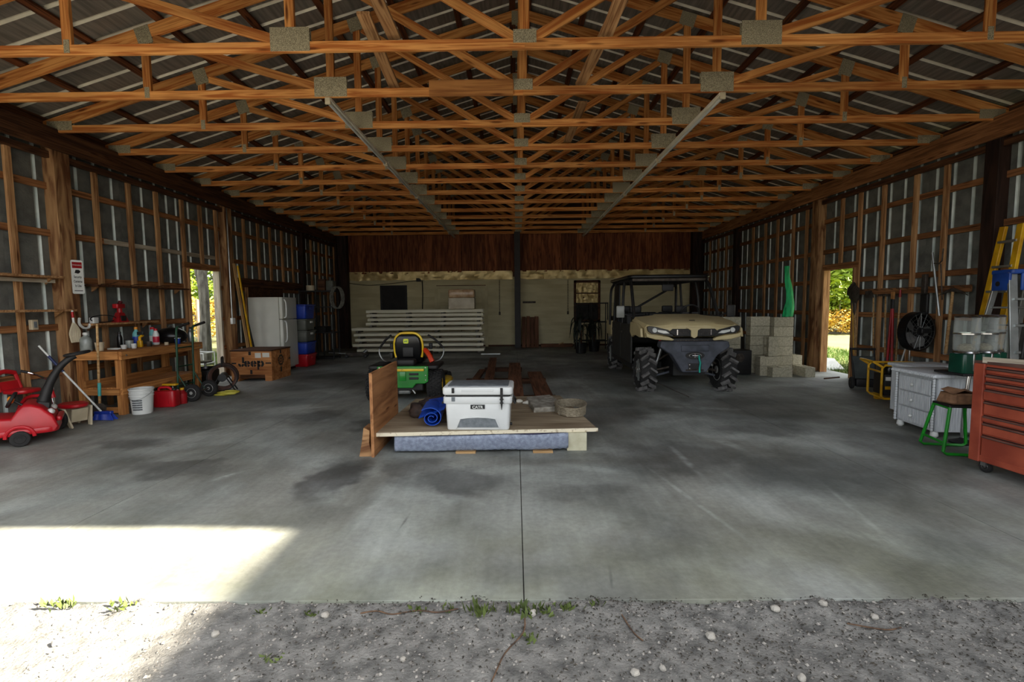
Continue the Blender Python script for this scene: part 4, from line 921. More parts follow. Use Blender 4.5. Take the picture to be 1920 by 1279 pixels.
sw = thing('outlet_box', 'small cream outlet box on the stud near the left edge', 'outlet', (XL+.02, 6.175, 1.29)); MB().rbox((0, 0, 0), (.05, .085, .13), .008).build('box', 'cream_plastic', sw); MB().bx(.024, .03, -.02, .02, -.04, .04).build('cover_slot', 'cooler_grey', sw)
# security sign on the post
sg = thing('security_sign', 'white warning sign with red header reading Security Cameras In Use', 'sign', (-6.155, 6.745, 1.935), 0, rot=(0, 0, math.radians(72)))
MB().prism(rrect(.145, .47, .02), 0, .004, basis((1, 0, 0), (0, 0, 1), (0, -1, 0), (0, 0, 0))).build('plate', 'white_paint', sg)
SGM = lambda x, z: basis((1, 0, 0), (0, 0, 1), (0, -1, 0), (x, -.0045, z))
hd_ = MB(); hd_.prism(rrect(.118, .085, .004), 0, .001, SGM(0, .165)); hd_.build('red_header', 'red_paint', sg)
text('header_lettering', 'WARNING', .023, 'white_paint', sg, SGM(0, .165) @ Matrix.Translation((0, 0, .0015)), .0004)
ic = MB(); ic.prism([(-.035, -.02), (.01, -.028), (.032, -.01), (.035, .012), (.015, .026), (-.02, .024)], 0, .001, SGM(0, .075)); ic.build('camera_icon', 'black_matte', sg)
for k, wd in enumerate(('Security', 'Cameras', 'In Use')): text('lettering', wd, .048, 'black_matte', sg, SGM(0, .0-.062*k), .0006, bold=.0006, xs=.60)
ul = MB(); ul.bx(-.05, .05, -.0055, -.0045, -.197, -.187); ul.build('fine_print', 'black_matte', sg)

# conduit and switch, leaning poles
cdt = thing('conduit', 'grey conduit pipe with white switch box beside the left doorway', 'conduit', (-6.13, 10.33, 0))
MB().tube([(0, .0, 1.25), (0, 0, 3.3), (-.02, .03, 3.45), (-.06, .1, 3.6)], .014, 8).build('pipe', 'alu', cdt); MB().rbox((.01, .0, 1.19), (.06, .10, .13), .01).build('switch_box', 'white_plastic', cdt)
for k, (a, b_, m_, w_, lb) in enumerate((((-5.92, 10.62, .02), (-6.03, 10.32, 2.42), 'handle_wood', .06, 'pale wooden slat leaning beside the refrigerator'), ((-5.86, 10.66, .02), (-5.98, 10.37, 2.38), 'yellow_paint', .035, 'yellow-edged slat leaning beside the refrigerator'), ((-5.8, 10.7, .02), (-5.99, 10.44, 1.9), 'black_matte', .04, 'black slat leaning beside the refrigerator'))):
    tag(board('leaning_pole', a, b_, w_, .02, m_), lb, 'slat', 'slats leaning by the refrigerator')

# refrigerator
mk('fridge_white', (206, 206, 196), (188, 188, 178), 1.5, rough=.4)
fr = thing('refrigerator', 'white top-freezer refrigerator standing side-on behind the crate', 'refrigerator', (-5.74, 11.24, 0))
MB().rbox((0, 0, .865), (.70, .72, 1.68), .02, .012).build('cabinet', 'fridge_white', fr)
for z0, z1, nm in ((1.205, 1.70, 'freezer_door'), (.09, 1.19, 'fresh_food_door')):
    dr = MB().rbox((.395, 0, (z0+z1)/2), (.085, .72, z1-z0), .03, .01).build(nm, 'fridge_white', fr)
    h = [(.44, -.29, z0+.03), (.485, -.29, z0+.08), (.49, -.29, z0+.36), (.45, -.29, z0+.45)] if z0 > 1 else [(.44, -.29, z1-.03), (.485, -.29, z1-.09), (.49, -.29, z1-.42), (.45, -.29, z1-.52)]
    MB().tube(h, .015, 8, sub=4).build('handle', 'white_plastic', dr)
MB().bx(-.3, .36, -.33, .33, .0, .05).build('base_grille', 'black_matte', fr)
# crate
def ring_sector(mb, cx, cy, r0, r1, a0, a1, M, n=10, h=.0012):
    pts = [(cx+r1*math.cos(a0+(a1-a0)*i/n), cy+r1*math.sin(a0+(a1-a0)*i/n)) for i in range(n+1)]+[(cx+r0*math.cos(a1-(a1-a0)*i/n), cy+r0*math.sin(a1-(a1-a0)*i/n)) for i in range(n+1)]
    mb.prism(pts, 0, h, M)
ct = thing('wooden_crate', 'plywood shipping crate stencilled Jeep in front of the refrigerator', 'crate', (-5.32, 9.93, 0))
hx, hy = .41, .40
MB().bx(-hx, hx, -hy, hy, .13, .60).build('box_panels', 'crate_ply', ct, smooth=0)
MB().bx(-hx-.01, hx+.01, -hy-.01, hy+.01, .60, .625).build('lid', 'beam_dark', ct, smooth=0)
for x in (-hx+.07, hx-.075):
    MB().bx(x-.07 if x < 0 else x-.07, x+.07, -hy, hy, .0, .13).build('skid', 'crate_ply', ct, smooth=0)
MB().bx(-hx+.14, hx-.145, -hy+.05, hy-.05, .05, .13).build('skid_board', 'beam_dark', ct, smooth=0)
for x in (-hx, hx):
    pass
FM = basis((1, 0, 0), (0, 0, 1), (0, -1, 0), (0, -hy-.0005, .365))
def rect(mb, x0, x1, y0, y1, M=FM): mb.prism([(x0, y0), (x1, y0), (x1, y1), (x0, y1)], 0, .0012, M); return mb
D = math.radians
for q in ((-.40, -.305, -.02, .01), (.285, .40, -.015, .012), (-.05, .0, .16, .23), (-.03, .015, -.225, -.14)): rect(MB(), *q).build('stencil_bar', 'black_matte', ct, smooth=0)
J_ = MB(); rect(J_, -.185, -.142, .0, .12); ring_sector(J_, -.205, -.015, .019, .063, D(-5), D(-80), FM); ring_sector(J_, -.205, -.015, .019, .063, D(-100), D(-185), FM); J_.build('stencil_letter', 'black_matte', ct, smooth=0)
for ex in (-.085, .045):
    e_ = MB(); rect(e_, ex-.052, ex+.058, -.024, -.006)
    for a0, a1 in ((8, 82), (98, 172), (188, 262), (278, 330)): ring_sector(e_, ex, -.015, .019, .065, D(a0), D(a1), FM)
    e_.build('stencil_letter', 'black_matte', ct, smooth=0)
p_ = MB(); rect(p_, .118, .152, -.135, .048)
for a0, a1 in ((-82, 82), (100, 170), (190, 260)): ring_sector(p_, .19, -.015, .019, .067, D(a0), D(a1), FM)
p_.build('stencil_letter', 'black_matte', ct, smooth=0)
SM = basis((0, 1, 0), (0, 0, 1), (1, 0, 0), (hx+.0005, 0, .365))
sd_ = MB(); ring_sector(sd_, -.02, .02, .075, .105, 0, 2*PI, SM, 28)
for k in range(12): a = 2*PI*k/12; ring_sector(sd_, -.02, .02, .10, .122, a-.12, a+.12, SM, 3)
ring_sector(sd_, -.02, .02, .03, .05, 0, 2*PI, SM, 20)
for x0, x1, y0, y1 in ((-.05, .01, .16, .23), (-.05, .01, -.225, -.12), (.32, .4, .0, .03), (-.04, -.03, .04, .07), (-.01, 0, .04, .07)): sd_.prism([(x0, y0), (x1, y0), (x1, y1), (x0, y1)], 0, .0012, SM)
sd_.build('gear_stencil', 'black_matte', ct, smooth=0)
MB().bx(.08, .20, -hy-.002, -hy, .47, .57).build('paper_label', 'paper_white', ct, smooth=0); MB().bx(.23, .37, -hy-.002, -hy, .48, .57).build('paper_label', 'paper_white', ct, smooth=0)
# storage bins
mk('bin_grey', (96, 98, 90), (76, 78, 72), 5, rough=.5)
for (z0, z1, m_, lb) in ((0, .31, 'red_plastic', 'red storage bin at the bottom of the stack behind the refrigerator'), (.31, .61, 'blue_plastic', 'blue storage bin standing on the red bin'), (.61, .895, 'bin_grey', 'grey storage bin directly above the lower blue bin'), (.895, 1.18, 'bin_grey', 'grey storage bin just under the topmost blue bin'), (1.18, 1.54, 'blue_plastic', 'topmost blue storage bin of the stack behind the refrigerator')):
    o = thing('storage_bin', lb, 'bin', (-5.36, 11.95, z0), 0, 'storage bins stacked behind the refrigerator'); h = z1-z0
    MB().rbox((0, 0, h*.45), (.48, .56, h*.88), .05, .015, taper=(.9, 1)).build('tub', m_, o); MB().rbox((0, 0, h*.94), (.52, .60, h*.11), .05, .01).build('lid', m_, o)
    MB().rbox((.25, 0, h*.72), (.02, .14, .05), .008).build('handle', 'white_plastic' if m_ == 'bin_grey' else m_, o)
# black shelving rack
rk = thing('shelving_rack', 'black metal shelving rack against the left wall at the back', 'shelving', (-5.55, 13.55, 0))
for x in (-.45, .0, .45):
    for y in (-.22, .22): board('upright', (x, y, 0), (x, y, 1.95), .035, .035, 'black_matte', rk, (1, 0, 0))
for z in (.06, .76, 1.48, 1.92): MB().bx(-.47, .47, -.24, .24, z-.03, z).build('shelf', 'black_matte', rk, smooth=0)
board('diagonal_brace', (-.4, -.23, 1.3), (.02, -.23, .76), .03, .01, 'black_matte', rk)
bottle('white_jug', 'cream jug on top of the black rack', -5.72, 13.4, 1.92, .11, .16, 'cream_plastic', None, 1.0, 'jug', 'things on the black rack')
tag(MB().rbox((-5.42, 13.5, 2.08), (.2, .2, .32), .02).build('wood_box', 'beam_dark'), 'dark wooden box on top of the black rack', 'box', 'things on the black rack')
tag(MB().rbox((-5.2, 13.55, 2.06), (.2, .25, .28), .03).build('grey_tub', 'bin_grey'), 'grey tub at the right end of the black rack top', 'tub', 'things on the black rack')
cc = MB()
for k in range(4): cc.tube([(-4.98+.02*k+.16*math.cos(a), 13.28+.02*k, 1.72+.3*math.sin(a)) for a in [2*PI*i/24 for i in range(24)]], .012, 6, closed=True)
tag(cc.build('rope_coil', mk('rope_grey', (120, 118, 108), (84, 82, 74), 20, rough=.9)), 'coil of grey cable hanging from the black rack', 'cable coil')
tag(MB().bx(-5.62, -5.3, 13.3, 13.7, .76, .92).build('flat_box', 'dark_board', smooth=0, bevel=.008), 'dark flat box on the middle shelf of the rack', 'box', 'things on the black rack')
# floor jack
fj = thing('floor_jack', 'long low floor jack in the dark before the white stack', 'jack', (-4.62, 13.75, 0), math.radians(10))
MB().box((0, 0, .10), (.62, .22, .08), taper=(.9, .7)).build('chassis', 'iron', fj); MB().cyl((.22, 0, .13), (.30, 0, .2), .05).build('saddle', 'steel', fj); MB().cyl((-.28, 0, .12), (-.75, 0, .16), .015).build('handle', 'steel', fj)
for x in (-.25, .27):
    for y in (-.14, .14): wheel('wheel', .055, .04, fj, (x, y, .055), 'y', 'steel')
# ================================================================== zero-turn mower
mk('mower_green', (30, 138, 44), (20, 112, 34), 3, rough=.28, coat=.3)
mk('mower_yellow', (236, 200, 40), (214, 172, 26), 4, rough=.35)
mk('emblem_lime', (206, 220, 40), (190, 204, 30), 4, rough=.4)
mw_ = thing('riding_mower', 'green and yellow zero-turn mower seen from behind the platform', 'mower', (-1.73, 7.46, 0))
def lugged(name, r, w, parent, c, hub, nl, lug, rowpat, hubr=.55, lugmat='rubber'):
    t = wheel(name, r-.02, w, parent, c, 'x', hub, hubr=hubr)
    key = ('lug', lug, lugmat)
    if key not in _bc:
        m = MB(); m.box((0, 0, 0), lug, taper=(.9, .7)); _bc[key] = m.mesh('tread_lug', lugmat, 0)
    for k in range(nl):
        for (ox, tw, ph) in rowpat:
            a = 2*PI*(k+ph)/nl
            o = bpy.data.objects.new('tread_lug', _bc[key]); COL.objects.link(o); o.parent = t
            M = Matrix.Translation(Vector(c)) @ Matrix.Rotation(a, 4, 'X') @ Matrix.Translation((ox, 0, r-.02+lug[2]*.4)) @ Matrix.Rotation(tw, 4, 'Z'); o.matrix_local = M
    return t
for x in (-.475, .465): lugged('rear_wheel', .25, .24, mw_, (x, 0, .25), 'mower_yellow', 26, (.034, .036, .016), [(-.085, .3, 0), (-.045, -.3, .5), (0, .3, 0), (.045, -.3, .5), (.085, .3, 0)])
for x in (-.46, .46): wheel('front_caster', .13, .09, mw_, (x, 1.42, .13), 'x', 'mower_yellow')
fs_ = MB(); fs_.prism([(-.39, .57), (.39, .57), (.385, .33), (.33, .30), (.20, .30), (.15, .235), (-.15, .235), (-.20, .30), (-.33, .30), (-.385, .33)], 0, .06, basis((1, 0, 0), (0, 0, 1), (0, 1, 0), (0, -.24, 0)))
fc = fs_.build('rear_fascia', 'mower_green', mw_, smooth=0, bevel=.012)
MB().rbox((0, -.255, .515), (.66, .02, .036), .008, .004).build('yellow_stripe', 'mower_yellow', fc)
text('model_lettering', 'ZT', .03, 'black_matte', fc, basis((1, 0, 0), (0, 0, 1), (0, -1, 0), (-.0, -.2665, .515)), .0006)
for x in (-.17, .17):
    for z in (.45, .385): MB().rbox((x, -.243, z), (.14, .016, .034), .006, .003).build('vent_slot', 'black_matte', fc)
MB().rbox((0, -.245, .42), (.10, .02, .14), .02, .006).build('centre_bulge', 'mower_green', fc)
for x, z in ((.35, .55), (.35, .36), (.35, .43), (-.35, .55)): MB().cyl((x, -.247, z), (x, -.252, z), .008).build('rivet', 'chrome', fc)
for s in (-1, 1): MB().rbox((s*.43, .1, .545), (.22, .62, .06), .05, .02).build('fender', 'black_matte', mw_)
MB().bx(-.30, .30, -.18, 1.2, .18, .40).build('chassis', 'black_matte', mw_, bevel=.02)
MB().rbox((0, .15, .50), (.70, .66, .10), .06).build('seat_deck', 'black_matte', mw_)
# seat
s_ = MB(); rs = []
for z, hw, y, th in ((.60, .17, .26, .06), (.64, .20, .245, .08), (.74, .215, .22, .09), (.88, .215, .19, .09), (.97, .19, .175, .08), (1.02, .14, .17, .06), (1.035, .10, .168, .03)):
    rs.append([Vector((x, y+yy, z)) for x, yy in rrect(2*hw, th, th*.45, 4)])
s_.rings(rs); s_.build('seat_back', 'black_gloss', mw_)
MB().tube([(-.205, .225, .66), (-.222, .22, .76), (-.222, .205, .88), (-.195, .20, .98), (-.12, .195, 1.04), (0, .195, 1.05), (.12, .195, 1.04), (.195, .20, .98), (.222, .205, .88), (.222, .22, .76), (.205, .225, .66)], .022, 8, sub=3).build('seat_piping', 'mower_yellow', mw_)
MB().rbox((0, .48, .62), (.46, .46, .12), .09).build('seat_cushion', 'black_gloss', mw_); MB().rbox((0, .05, .60), (.30, .20, .10), .05).build('engine_cover', 'black_matte', mw_)
MB().rbox((0, .165, .75), (.17, .016, .15), .01, .004).build('seat_pocket', 'black_matte', mw_)
em = MB(); em.prism(rrect(.082, .074, .018), 0, .004, basis((1, 0, 0), (0, 0, 1), (0, -1, 0), (-.025, .140, .925))); em.build('emblem', 'emblem_lime', mw_)
de = MB(); DM = basis((1, 0, 0), (0, 0, 1), (0, -1, 0), (-.025, .1355, .925))
de.prism([(-.026, -.006), (-.018, .004), (-.004, .006), (.006, .004), (.010, .014), (.014, .014), (.013, .006), (.022, .002), (.026, -.004), (.014, -.004), (.012, -.010), (.024, -.018), (.020, -.020), (.004, -.010), (-.010, -.006), (-.020, -.014), (-.028, -.020), (-.026, -.014)], 0, .001, DM); de.build('leaping_deer', 'mower_green', mw_, smooth=0)
for s in (-1, 1):
    MB().tube([(s*.36, .32, .56), (s*.47, .40, .60), (s*.53, .42, .70), (s*.52, .42, .80), (s*.42, .36, .92), (s*.30, .30, 1.01)], .012, 8, sub=3).build('lap_bar', 'steel', mw_); MB().tube([(s*.525, .42, .79), (s*.42, .36, .92), (s*.30, .30, 1.01)], .018, 8, sub=2).build('lap_bar_grip', 'black_matte', mw_)
    MB().rbox((s*.32, .42, .82), (.06, .06, .10), .02).build('armrest_end', 'black_matte', mw_); MB().rbox((s*.30, .42, .68), (.06, .30, .10), .02).build('control_pod', 'black_matte', mw_)
MB().tube([(.27, .18, .78), (.31, .14, .75), (.36, .10, .68), (.40, .08, .60)], .04, 8, sub=3).build('red_chute', 'orange_red', mw_, label='orange-red discharge tube beside the seat')
MB().rbox((.0, -.1, .19), (.20, .14, .12), .03).build('muffler', 'steel', mw_); MB().tube([(.12, -.16, .30), (.13, -.17, .2), (.17, -.17, .14)], .01, 6).build('drain_hose', 'white_plastic', mw_)
MB().rbox((0, 1.0, .16), (1.15, .62, .12), .12).build('mower_deck', 'mower_yellow', mw_)
MB().rbox((0, 1.3, .24), (.9, .5, .05), .05).build('footrest', 'black_matte', mw_)

# ================================================================== utility vehicle
mk('utv_tan', (204, 188, 144), (186, 170, 126), 2, rough=.5)
mk('utv_grey', (74, 78, 88), (54, 58, 66), 8, rough=.65)
mk('lens_white', (226, 228, 224), (200, 202, 198), 6, rough=.12)
mk('strap_teal', (40, 190, 168), (26, 150, 134), 8, rough=.7)
mk('lug_grey', (112, 110, 108), (84, 82, 80), 16, rough=.8)
u = thing('utility_vehicle', 'tan and black four-seat utility vehicle with winch bumper and lugged tyres', 'utility vehicle', (2.85, 8.16, 0), math.radians(-1.5))
for x in (-.655, .655):
    for y, nm in ((0, 'front_wheel'), (2.80, 'rear_wheel')):
        t = lugged(nm, .355, .27, u, (x, y, .355), 'rim_silver', 15, (.150, .044, .058), [(-.064, .60, 0), (.064, -.60, .5)], hubr=.60, lugmat='lug_grey')
        for q in range(8):
            a = 2*PI*q/8; MB().box((x+(-.10 if x < 0 else .10), y+.115*math.cos(a), .355+.115*math.sin(a)), (.03, .03, .14), rotM(x=a-PI/2)).build('spoke', 'alu', t)
hd = MB(); rs = []
for y, hw, zb, zt in ((-.46, .50, 1.00, 1.115), (-.42, .66, .96, 1.15), (-.34, .74, .93, 1.175), (-.1, .79, .93, 1.215), (.20, .79, .95, 1.25), (.46, .77, 1.0, 1.28)):
    rs.append([(-hw, y, zb), (-hw*1.01, y, zt-.09), (-hw*.95, y, zt-.03), (-hw*.55, y, zt-.005), (-hw*.5, y, zt+.012), (hw*.5, y, zt+.012), (hw*.55, y, zt-.005), (hw*.95, y, zt-.03), (hw*1.01, y, zt-.09), (hw, y, zb)])
hd.rings(rs); hood = hd.build('hood', 'utv_tan', u, smooth=28)
MB().rbox((.03, -.30, 1.205), (.09, .04, .008), .01, .003).build('hood_badge', 'black_matte', hood)
FX = lambda y, z=0: basis((1, 0, 0), (0, 0, 1), (0, -1, 0), (0, y, z))
gl = MB(); gl.prism([(-.33, 1.075), (.33, 1.075), (.40, 1.02), (.28, .955), (-.28, .955), (-.40, 1.02)], 0, .05, FX(-.45)); gr_ = gl.build('grille', 'black_matte', u, smooth=0, bevel=.008)
for i in range(2):
    for q in range(7):
        for z in (1.0, 1.03, 1.055):
            pass
for sgn in (-1, 1):
    for q in range(8):
        for z in (.995, 1.02, 1.045): MB().box((sgn*(.09+.026*q), -.502, z), (.014, .006, .012), rotM(y=.6)).build('grille_mesh', 'iron', gr_)
    MB().bx(sgn*.265-.008, sgn*.265+.008, -.51, -.50, .98, 1.065).build('grille_mark', 'chrome', gr_)
tn = MB(); tn.prism([(-.13, 1.10), (.13, 1.10), (.055, 1.05), (.05, .955), (0, .925), (-.05, .955), (-.055, 1.05)], 0, .03, FX(-.49)); tn.build('nose_wedge', 'utv_tan', u, smooth=0, bevel=.008)
for s in (-1, 1):
    hl = MB(); pr = [(.735, 1.11), (.70, 1.125), (.60, 1.11), (.40, 1.06), (.30, .99), (.33, .95), (.50, .985), (.66, 1.0), (.72, 1.04)]
    hl.prism([(s*a, b_) for a, b_ in (pr if s > 0 else pr[::-1])], 0, .05, FX(-.425)); h_ = hl.build('headlight', 'black_gloss', u, smooth=0, bevel=.006)
    MB().cyl((s*.615, -.47, 1.055), (s*.615, -.487, 1.053), .042, .034, 18).build('round_lens', 'lens_white', h_)
    ln_ = MB(); pr = [(.57, 1.065), (.44, 1.045), (.38, 1.005), (.48, 1.005), (.57, 1.03)]; ln_.prism([(s*a, b_) for a, b_ in (pr if s > 0 else pr[::-1])], 0, .012, FX(-.473)); ln_.build('bar_lens', 'lens_white', h_, smooth=0)
    lip = MB(); pr = [(.755, 1.02), (.74, .945), (.60, .905), (.33, .885), (.30, .905), (.38, .945), (.55, .975), (.70, .995)]; lip.prism([(s*a, b_) for a, b_ in (pr if s > 0 else pr[::-1])], 0, .09, FX(-.39)); lip.build('lower_lip', 'utv_tan', u, smooth=0, bevel=.014)
    fe = MB(); fe.prism([(-.40, .94), (-.36, 1.08), (-.05, 1.16), (.42, 1.16), (.45, .98), (.30, .90), (.15, .94), (-.1, .96), (-.25, .93)], -.02, .02, basis((0, 1, 0), (0, 0, 1), (1, 0, 0), (s*.80, 0, 0))); fe.build('front_fender', 'utv_tan', u, smooth=0, bevel=.01)
MB().rbox((0, -.40, .885), (.66, .10, .07), .02).build('lower_grille', 'black_matte', u)
for q in range(12): MB().bx(-.25+.043*q, -.225+.043*q, -.456, -.448, .865, .895).build('vent_slot', 'iron', u)
bm_ = MB(); bm_.prism([(-.53, .88), (.53, .88), (.55, .79), (.36, .66), (.27, .52), (.19, .385), (-.19, .385), (-.27, .52), (-.36, .66), (-.55, .79)], 0, .22, FX(-.34)); bp_ = bm_.build('winch_bumper', 'utv_grey', u, smooth=0, bevel=.02)
MB().rbox((0, -.565, .77), (.44, .03, .10), .03, .012).build('bumper_bar', 'utv_grey', bp_)
o_ = MB(); o_.prism([(.15*math.cos(a), .062*math.sin(a)) for a in [2*PI*i/24 for i in range(24)]], 0, .006, FX(-.561, .655)); o_.build('winch_opening', 'black_matte', bp_)
MB().tube([(.095*math.cos(a), -.572, .655+.034*math.sin(a)) for a in [2*PI*i/20 for i in range(20)]], .008, 6, closed=True).build('fairlead', 'chrome', bp_); MB().cyl((-.05, -.575, .655), (.05, -.575, .655), .012).build('fairlead_roller', 'chrome', bp_); MB().bx(-.012, .004, -.578, -.568, .62, .69).build('hook', 'chrome', bp_)
sp = MB(); sp.tube([(.055, -.585, .66), (.06, -.59, .60), (.075, -.59, .54), (.068, -.585, .46), (.072, -.58, .385)], .013, 6, sub=3); sp.v = [(x, y+.0, z) for x, y, z in sp.v]; sp.build('winch_strap', 'strap_teal', bp_, label='teal winch strap hanging down')
MB().bx(-.10, .10, -.57, -.558, .43, .53).build('number_recess', 'black_matte', bp_)
for z in (.51, .45): MB().cyl((-.085, -.572, z), (-.085, -.578, z), .011).build('bolt', 'chrome', bp_)
MB().tube([(-.14, -.56, .42), (0, -.575, .43), (.14, -.56, .42)], .012, 6).build('tow_loop', 'iron', bp_)
for s in (-1, 1):
    MB().cyl((s*.20, -.05, .42), (s*.56, .0, .33), .022).build('lower_arm', 'iron', u); MB().cyl((s*.22, .10, .62), (s*.56, .02, .45), .02).build('upper_arm', 'iron', u)
    MB().cyl((s*.34, .02, .82), (s*.48, .0, .42), .03).build('shock', 'steel', u); MB().box((s*.36, -.05, .30), (.30, .05, .03), rotM(y=s*.25)).build('arm_guard', 'utv_grey', u)
MB().cyl((-.50, -.37, .90), (-.50, -.37, .84), .02, .012).build('tow_tag', 'red_plastic', u)
MB().bx(-.70, .70, .40, 2.55, .34, .44).build('floor_pan', 'black_matte', u, smooth=0)
MB().bx(-.26, .26, -.3, 3.3, .30, .60).build('chassis_tunnel', 'black_matte', u, smooth=0)
for s in (-1, 1):
    for y0, y1 in ((.48, 1.45), (1.47, 2.42)):
        dp = MB(); dp.prism([(y0, .40), (y1, .40), (y1, 1.10), (y0+.06, 1.12), (y0, .98)], -.02, .02, basis((0, 1, 0), (0, 0, 1), (1, 0, 0), (s*.775, 0, 0))); d_ = dp.build('door', mk('utv_black', (46, 45, 43), (30, 29, 28), 5, rough=.6) if (s < 0 and y0 < 1) else 'utv_black', u, smooth=0, bevel=.02)
        MB().bx(s*.80-.01, s*.80+.01, y1-.16, y1-.05, .92, .96).build('door_handle', 'iron', d_)
    MB().bx(s*.74-.03, s*.74+.03, .45, 2.5, .30, .40).build('rock_slider', 'black_matte', u, smooth=0)
MB().rbox((0, .62, 1.13), (1.46, .42, .28), .05).build('dashboard', 'black_matte', u)
text('dash_lettering', '64', .05, 'cooler_grey', u, basis((1, 0, 0), (0, 0, 1), (0, -1, 0), (.05, .405, 1.19)), .001)
sw_ = MB(); sw_.tube([(.40+.17*math.cos(a), .92-.06*math.sin(a), 1.30+.15*math.sin(a)) for a in [2*PI*i/24 for i in range(24)]], .016, 8, closed=True); sw_ = sw_.build('steering_wheel', 'black_matte', u); MB().cyl((.40, .92, 1.30), (.40, .72, 1.2), .03).build('column', 'black_matte', sw_); MB().box((.40, .92, 1.30), (.30, .03, .03)).build('spoke', 'black_matte', sw_)
for y in (1.30, 2.28):
    st_u = MB().rbox((0, y, .80), (1.36, .50, .16), .06).build('bench_seat', 'black_matte', u); 
    for x in (-.46, 0, .46):
        MB().rbox((x, y+.30, 1.06), (.42, .12, .46), .05, M=rotM(x=-.12)).build('seat_back', 'black_matte', u)
        if x: MB().rbox((x, y+.35, 1.36), (.24, .09, .14), .04).build('headrest', 'black_matte', u)
for s in (-1, 1):
    MB().tube([(s*.745, .42, 1.20), (s*.72, .78, 1.74), (s*.705, .98, 1.90), (s*.70, 1.25, 1.93), (s*.70, 2.6, 1.93), (s*.70, 2.80, 1.90), (s*.74, 2.92, 1.72), (s*.75, 2.95, 1.0)], .03, 8, sub=4).build('cage_rail', 'black_matte', u)
    MB().tube([(s*.75, 1.46, 1.08), (s*.74, 1.48, 1.6), (s*.70, 1.56, 1.92)], .028, 8, sub=3).build('cage_pillar', 'black_matte', u)
    MB().tube([(s*.745, 2.45, 1.08), (s*.70, 2.5, 1.92)], .026, 8).build('cage_pillar', 'black_matte', u)
    MB().rbox((s*.98, .50, 1.34), (.15, .05, .22), .04).build('mirror', mk('mirror_grey', (150, 152, 148), (130, 132, 128), 4, rough=.35) if s < 0 else 'utv_black', u); MB().cyl((s*.91, .52, 1.30), (s*.74, .50, 1.24), .013).build('mirror_arm', 'black_matte', u)
for y in (1.0, 1.56, 2.5, 2.82): MB().cyl((-.70, y, 1.92), (.70, y, 1.92), .025).build('cage_cross', 'black_matte', u)
MB().cyl((-.62, 2.62, 1.16), (.62, 2.56, 1.88), .024).build('cage_diagonal', 'black_matte', u)
MB().rbox((0, 1.90, 1.985), (1.54, 2.10, .07), .14, .03).build('roof', 'black_gloss', u)
MB().rbox((0, .95, 1.93), (1.36, .07, .06), .02).build('light_bar', 'iron', u)
MB().rbox((.02, 1.06, 1.78), (.22, .04, .13), .03).build('rear_view_mirror', 'black_matte', u); MB().cyl((.02, 1.06, 1.84), (.02, 1.02, 1.92), .012).build('mirror_stem', 'black_matte', u)
for q in (-.46,):  # rear quarter net on the passenger side
    MB().rbox((-.72, 2.2, 1.52), (.03, .5, .7), .01).build('window_net', 'black_matte', u)
bd_ = MB().rbox((0, 3.22, .93), (1.48, .64, .34), .05).build('cargo_bed', 'utv_tan', u); MB().rbox((0, 3.18, 1.14), (1.36, .5, .10), .03).build('bed_liner', 'black_matte', bd_)
MB().rbox((0, 3.2, .68), (1.2, .5, .2), .05).build('rear_skirt', 'black_matte', u)
an = MB(); an.cyl((-.50, -.15, .16), (-.12, -.68, .012), .006); an.build('ground_rod', 'iron', u)

# ================================================================== back of the barn
mk('panel_cream', (226, 222, 198), (200, 194, 168), 1.5, stretch=(.4, 4, 8), rough=.5)
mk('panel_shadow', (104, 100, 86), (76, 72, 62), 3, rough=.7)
lay = [(.13, .10, -4.88, -.98), (.29, .10, -5.0, -1.0), (.45, .11, -4.92, -.98), (.61, .12, -4.96, -1.02), (.78, .10, -5.02, -1.05), (.94, .09, -4.58, -1.0), (1.07, .09, -4.52, -1.02), (1.20, .09, -4.55, -1.0), (1.32, .08, -4.56, -1.0)]
for i, (z, h, x0, x1) in enumerate(lay):
    n_ = len(lay)
    lb = '%s long cream metal panel counted from the floor in the tall stack' % ORD[i]
    p = thing('metal_panel', lb, 'panel', ((x0+x1)/2, 14.85, z), 0, 'cream metal panels stacked at the back'); L = x1-x0
    MB().bx(-L/2, L/2, -.26, .26, -.012, .016).build('skin', 'panel_cream', p, smooth=0)
    MB().bx(-L/2, L/2, -.272, -.258, -.055, .028).build('front_flange', 'panel_cream', p, smooth=0, bevel=.004)
    MB().bx(-L/2, L/2, .258, .272, -.055, .028).build('rear_flange', 'panel_cream', p, smooth=0)
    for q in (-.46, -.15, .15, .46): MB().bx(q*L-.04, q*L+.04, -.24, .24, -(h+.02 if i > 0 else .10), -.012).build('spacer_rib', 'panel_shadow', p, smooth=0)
bxw = thing('wrapped_box', 'cardboard carton wrapped in shiny plastic on the cream panel stack', 'carton', (-1.66, 14.88, 1.35))
MB().rbox((0, 0, .18), (.80, .42, .34), .02).build('carton', mk('carton_pale', (206, 196, 174), (186, 174, 150), 5, rough=.5), bxw); MB().rbox((0, 0, .48), (.80, .44, .26), .05, .05).build('wrapped_top', mk('wrap_tan', (214, 182, 146), (178, 142, 106), 6, rough=.18, bump=.8, bscale=14), bxw); MB().rbox((0, -.02, .59), (.7, .36, .06), .05).build('plastic_wrap', mk('wrap_clear', (206, 190, 160), (170, 150, 120), 8, rough=.12, bump=1, bscale=20), bxw)
tag(MB().bx(-1.05, -.48, 14.25, 14.38, 0, .03).build('aluminium_strip', 'alu', smooth=0), 'bare metal strip on the floor before the panel stack', 'strip')
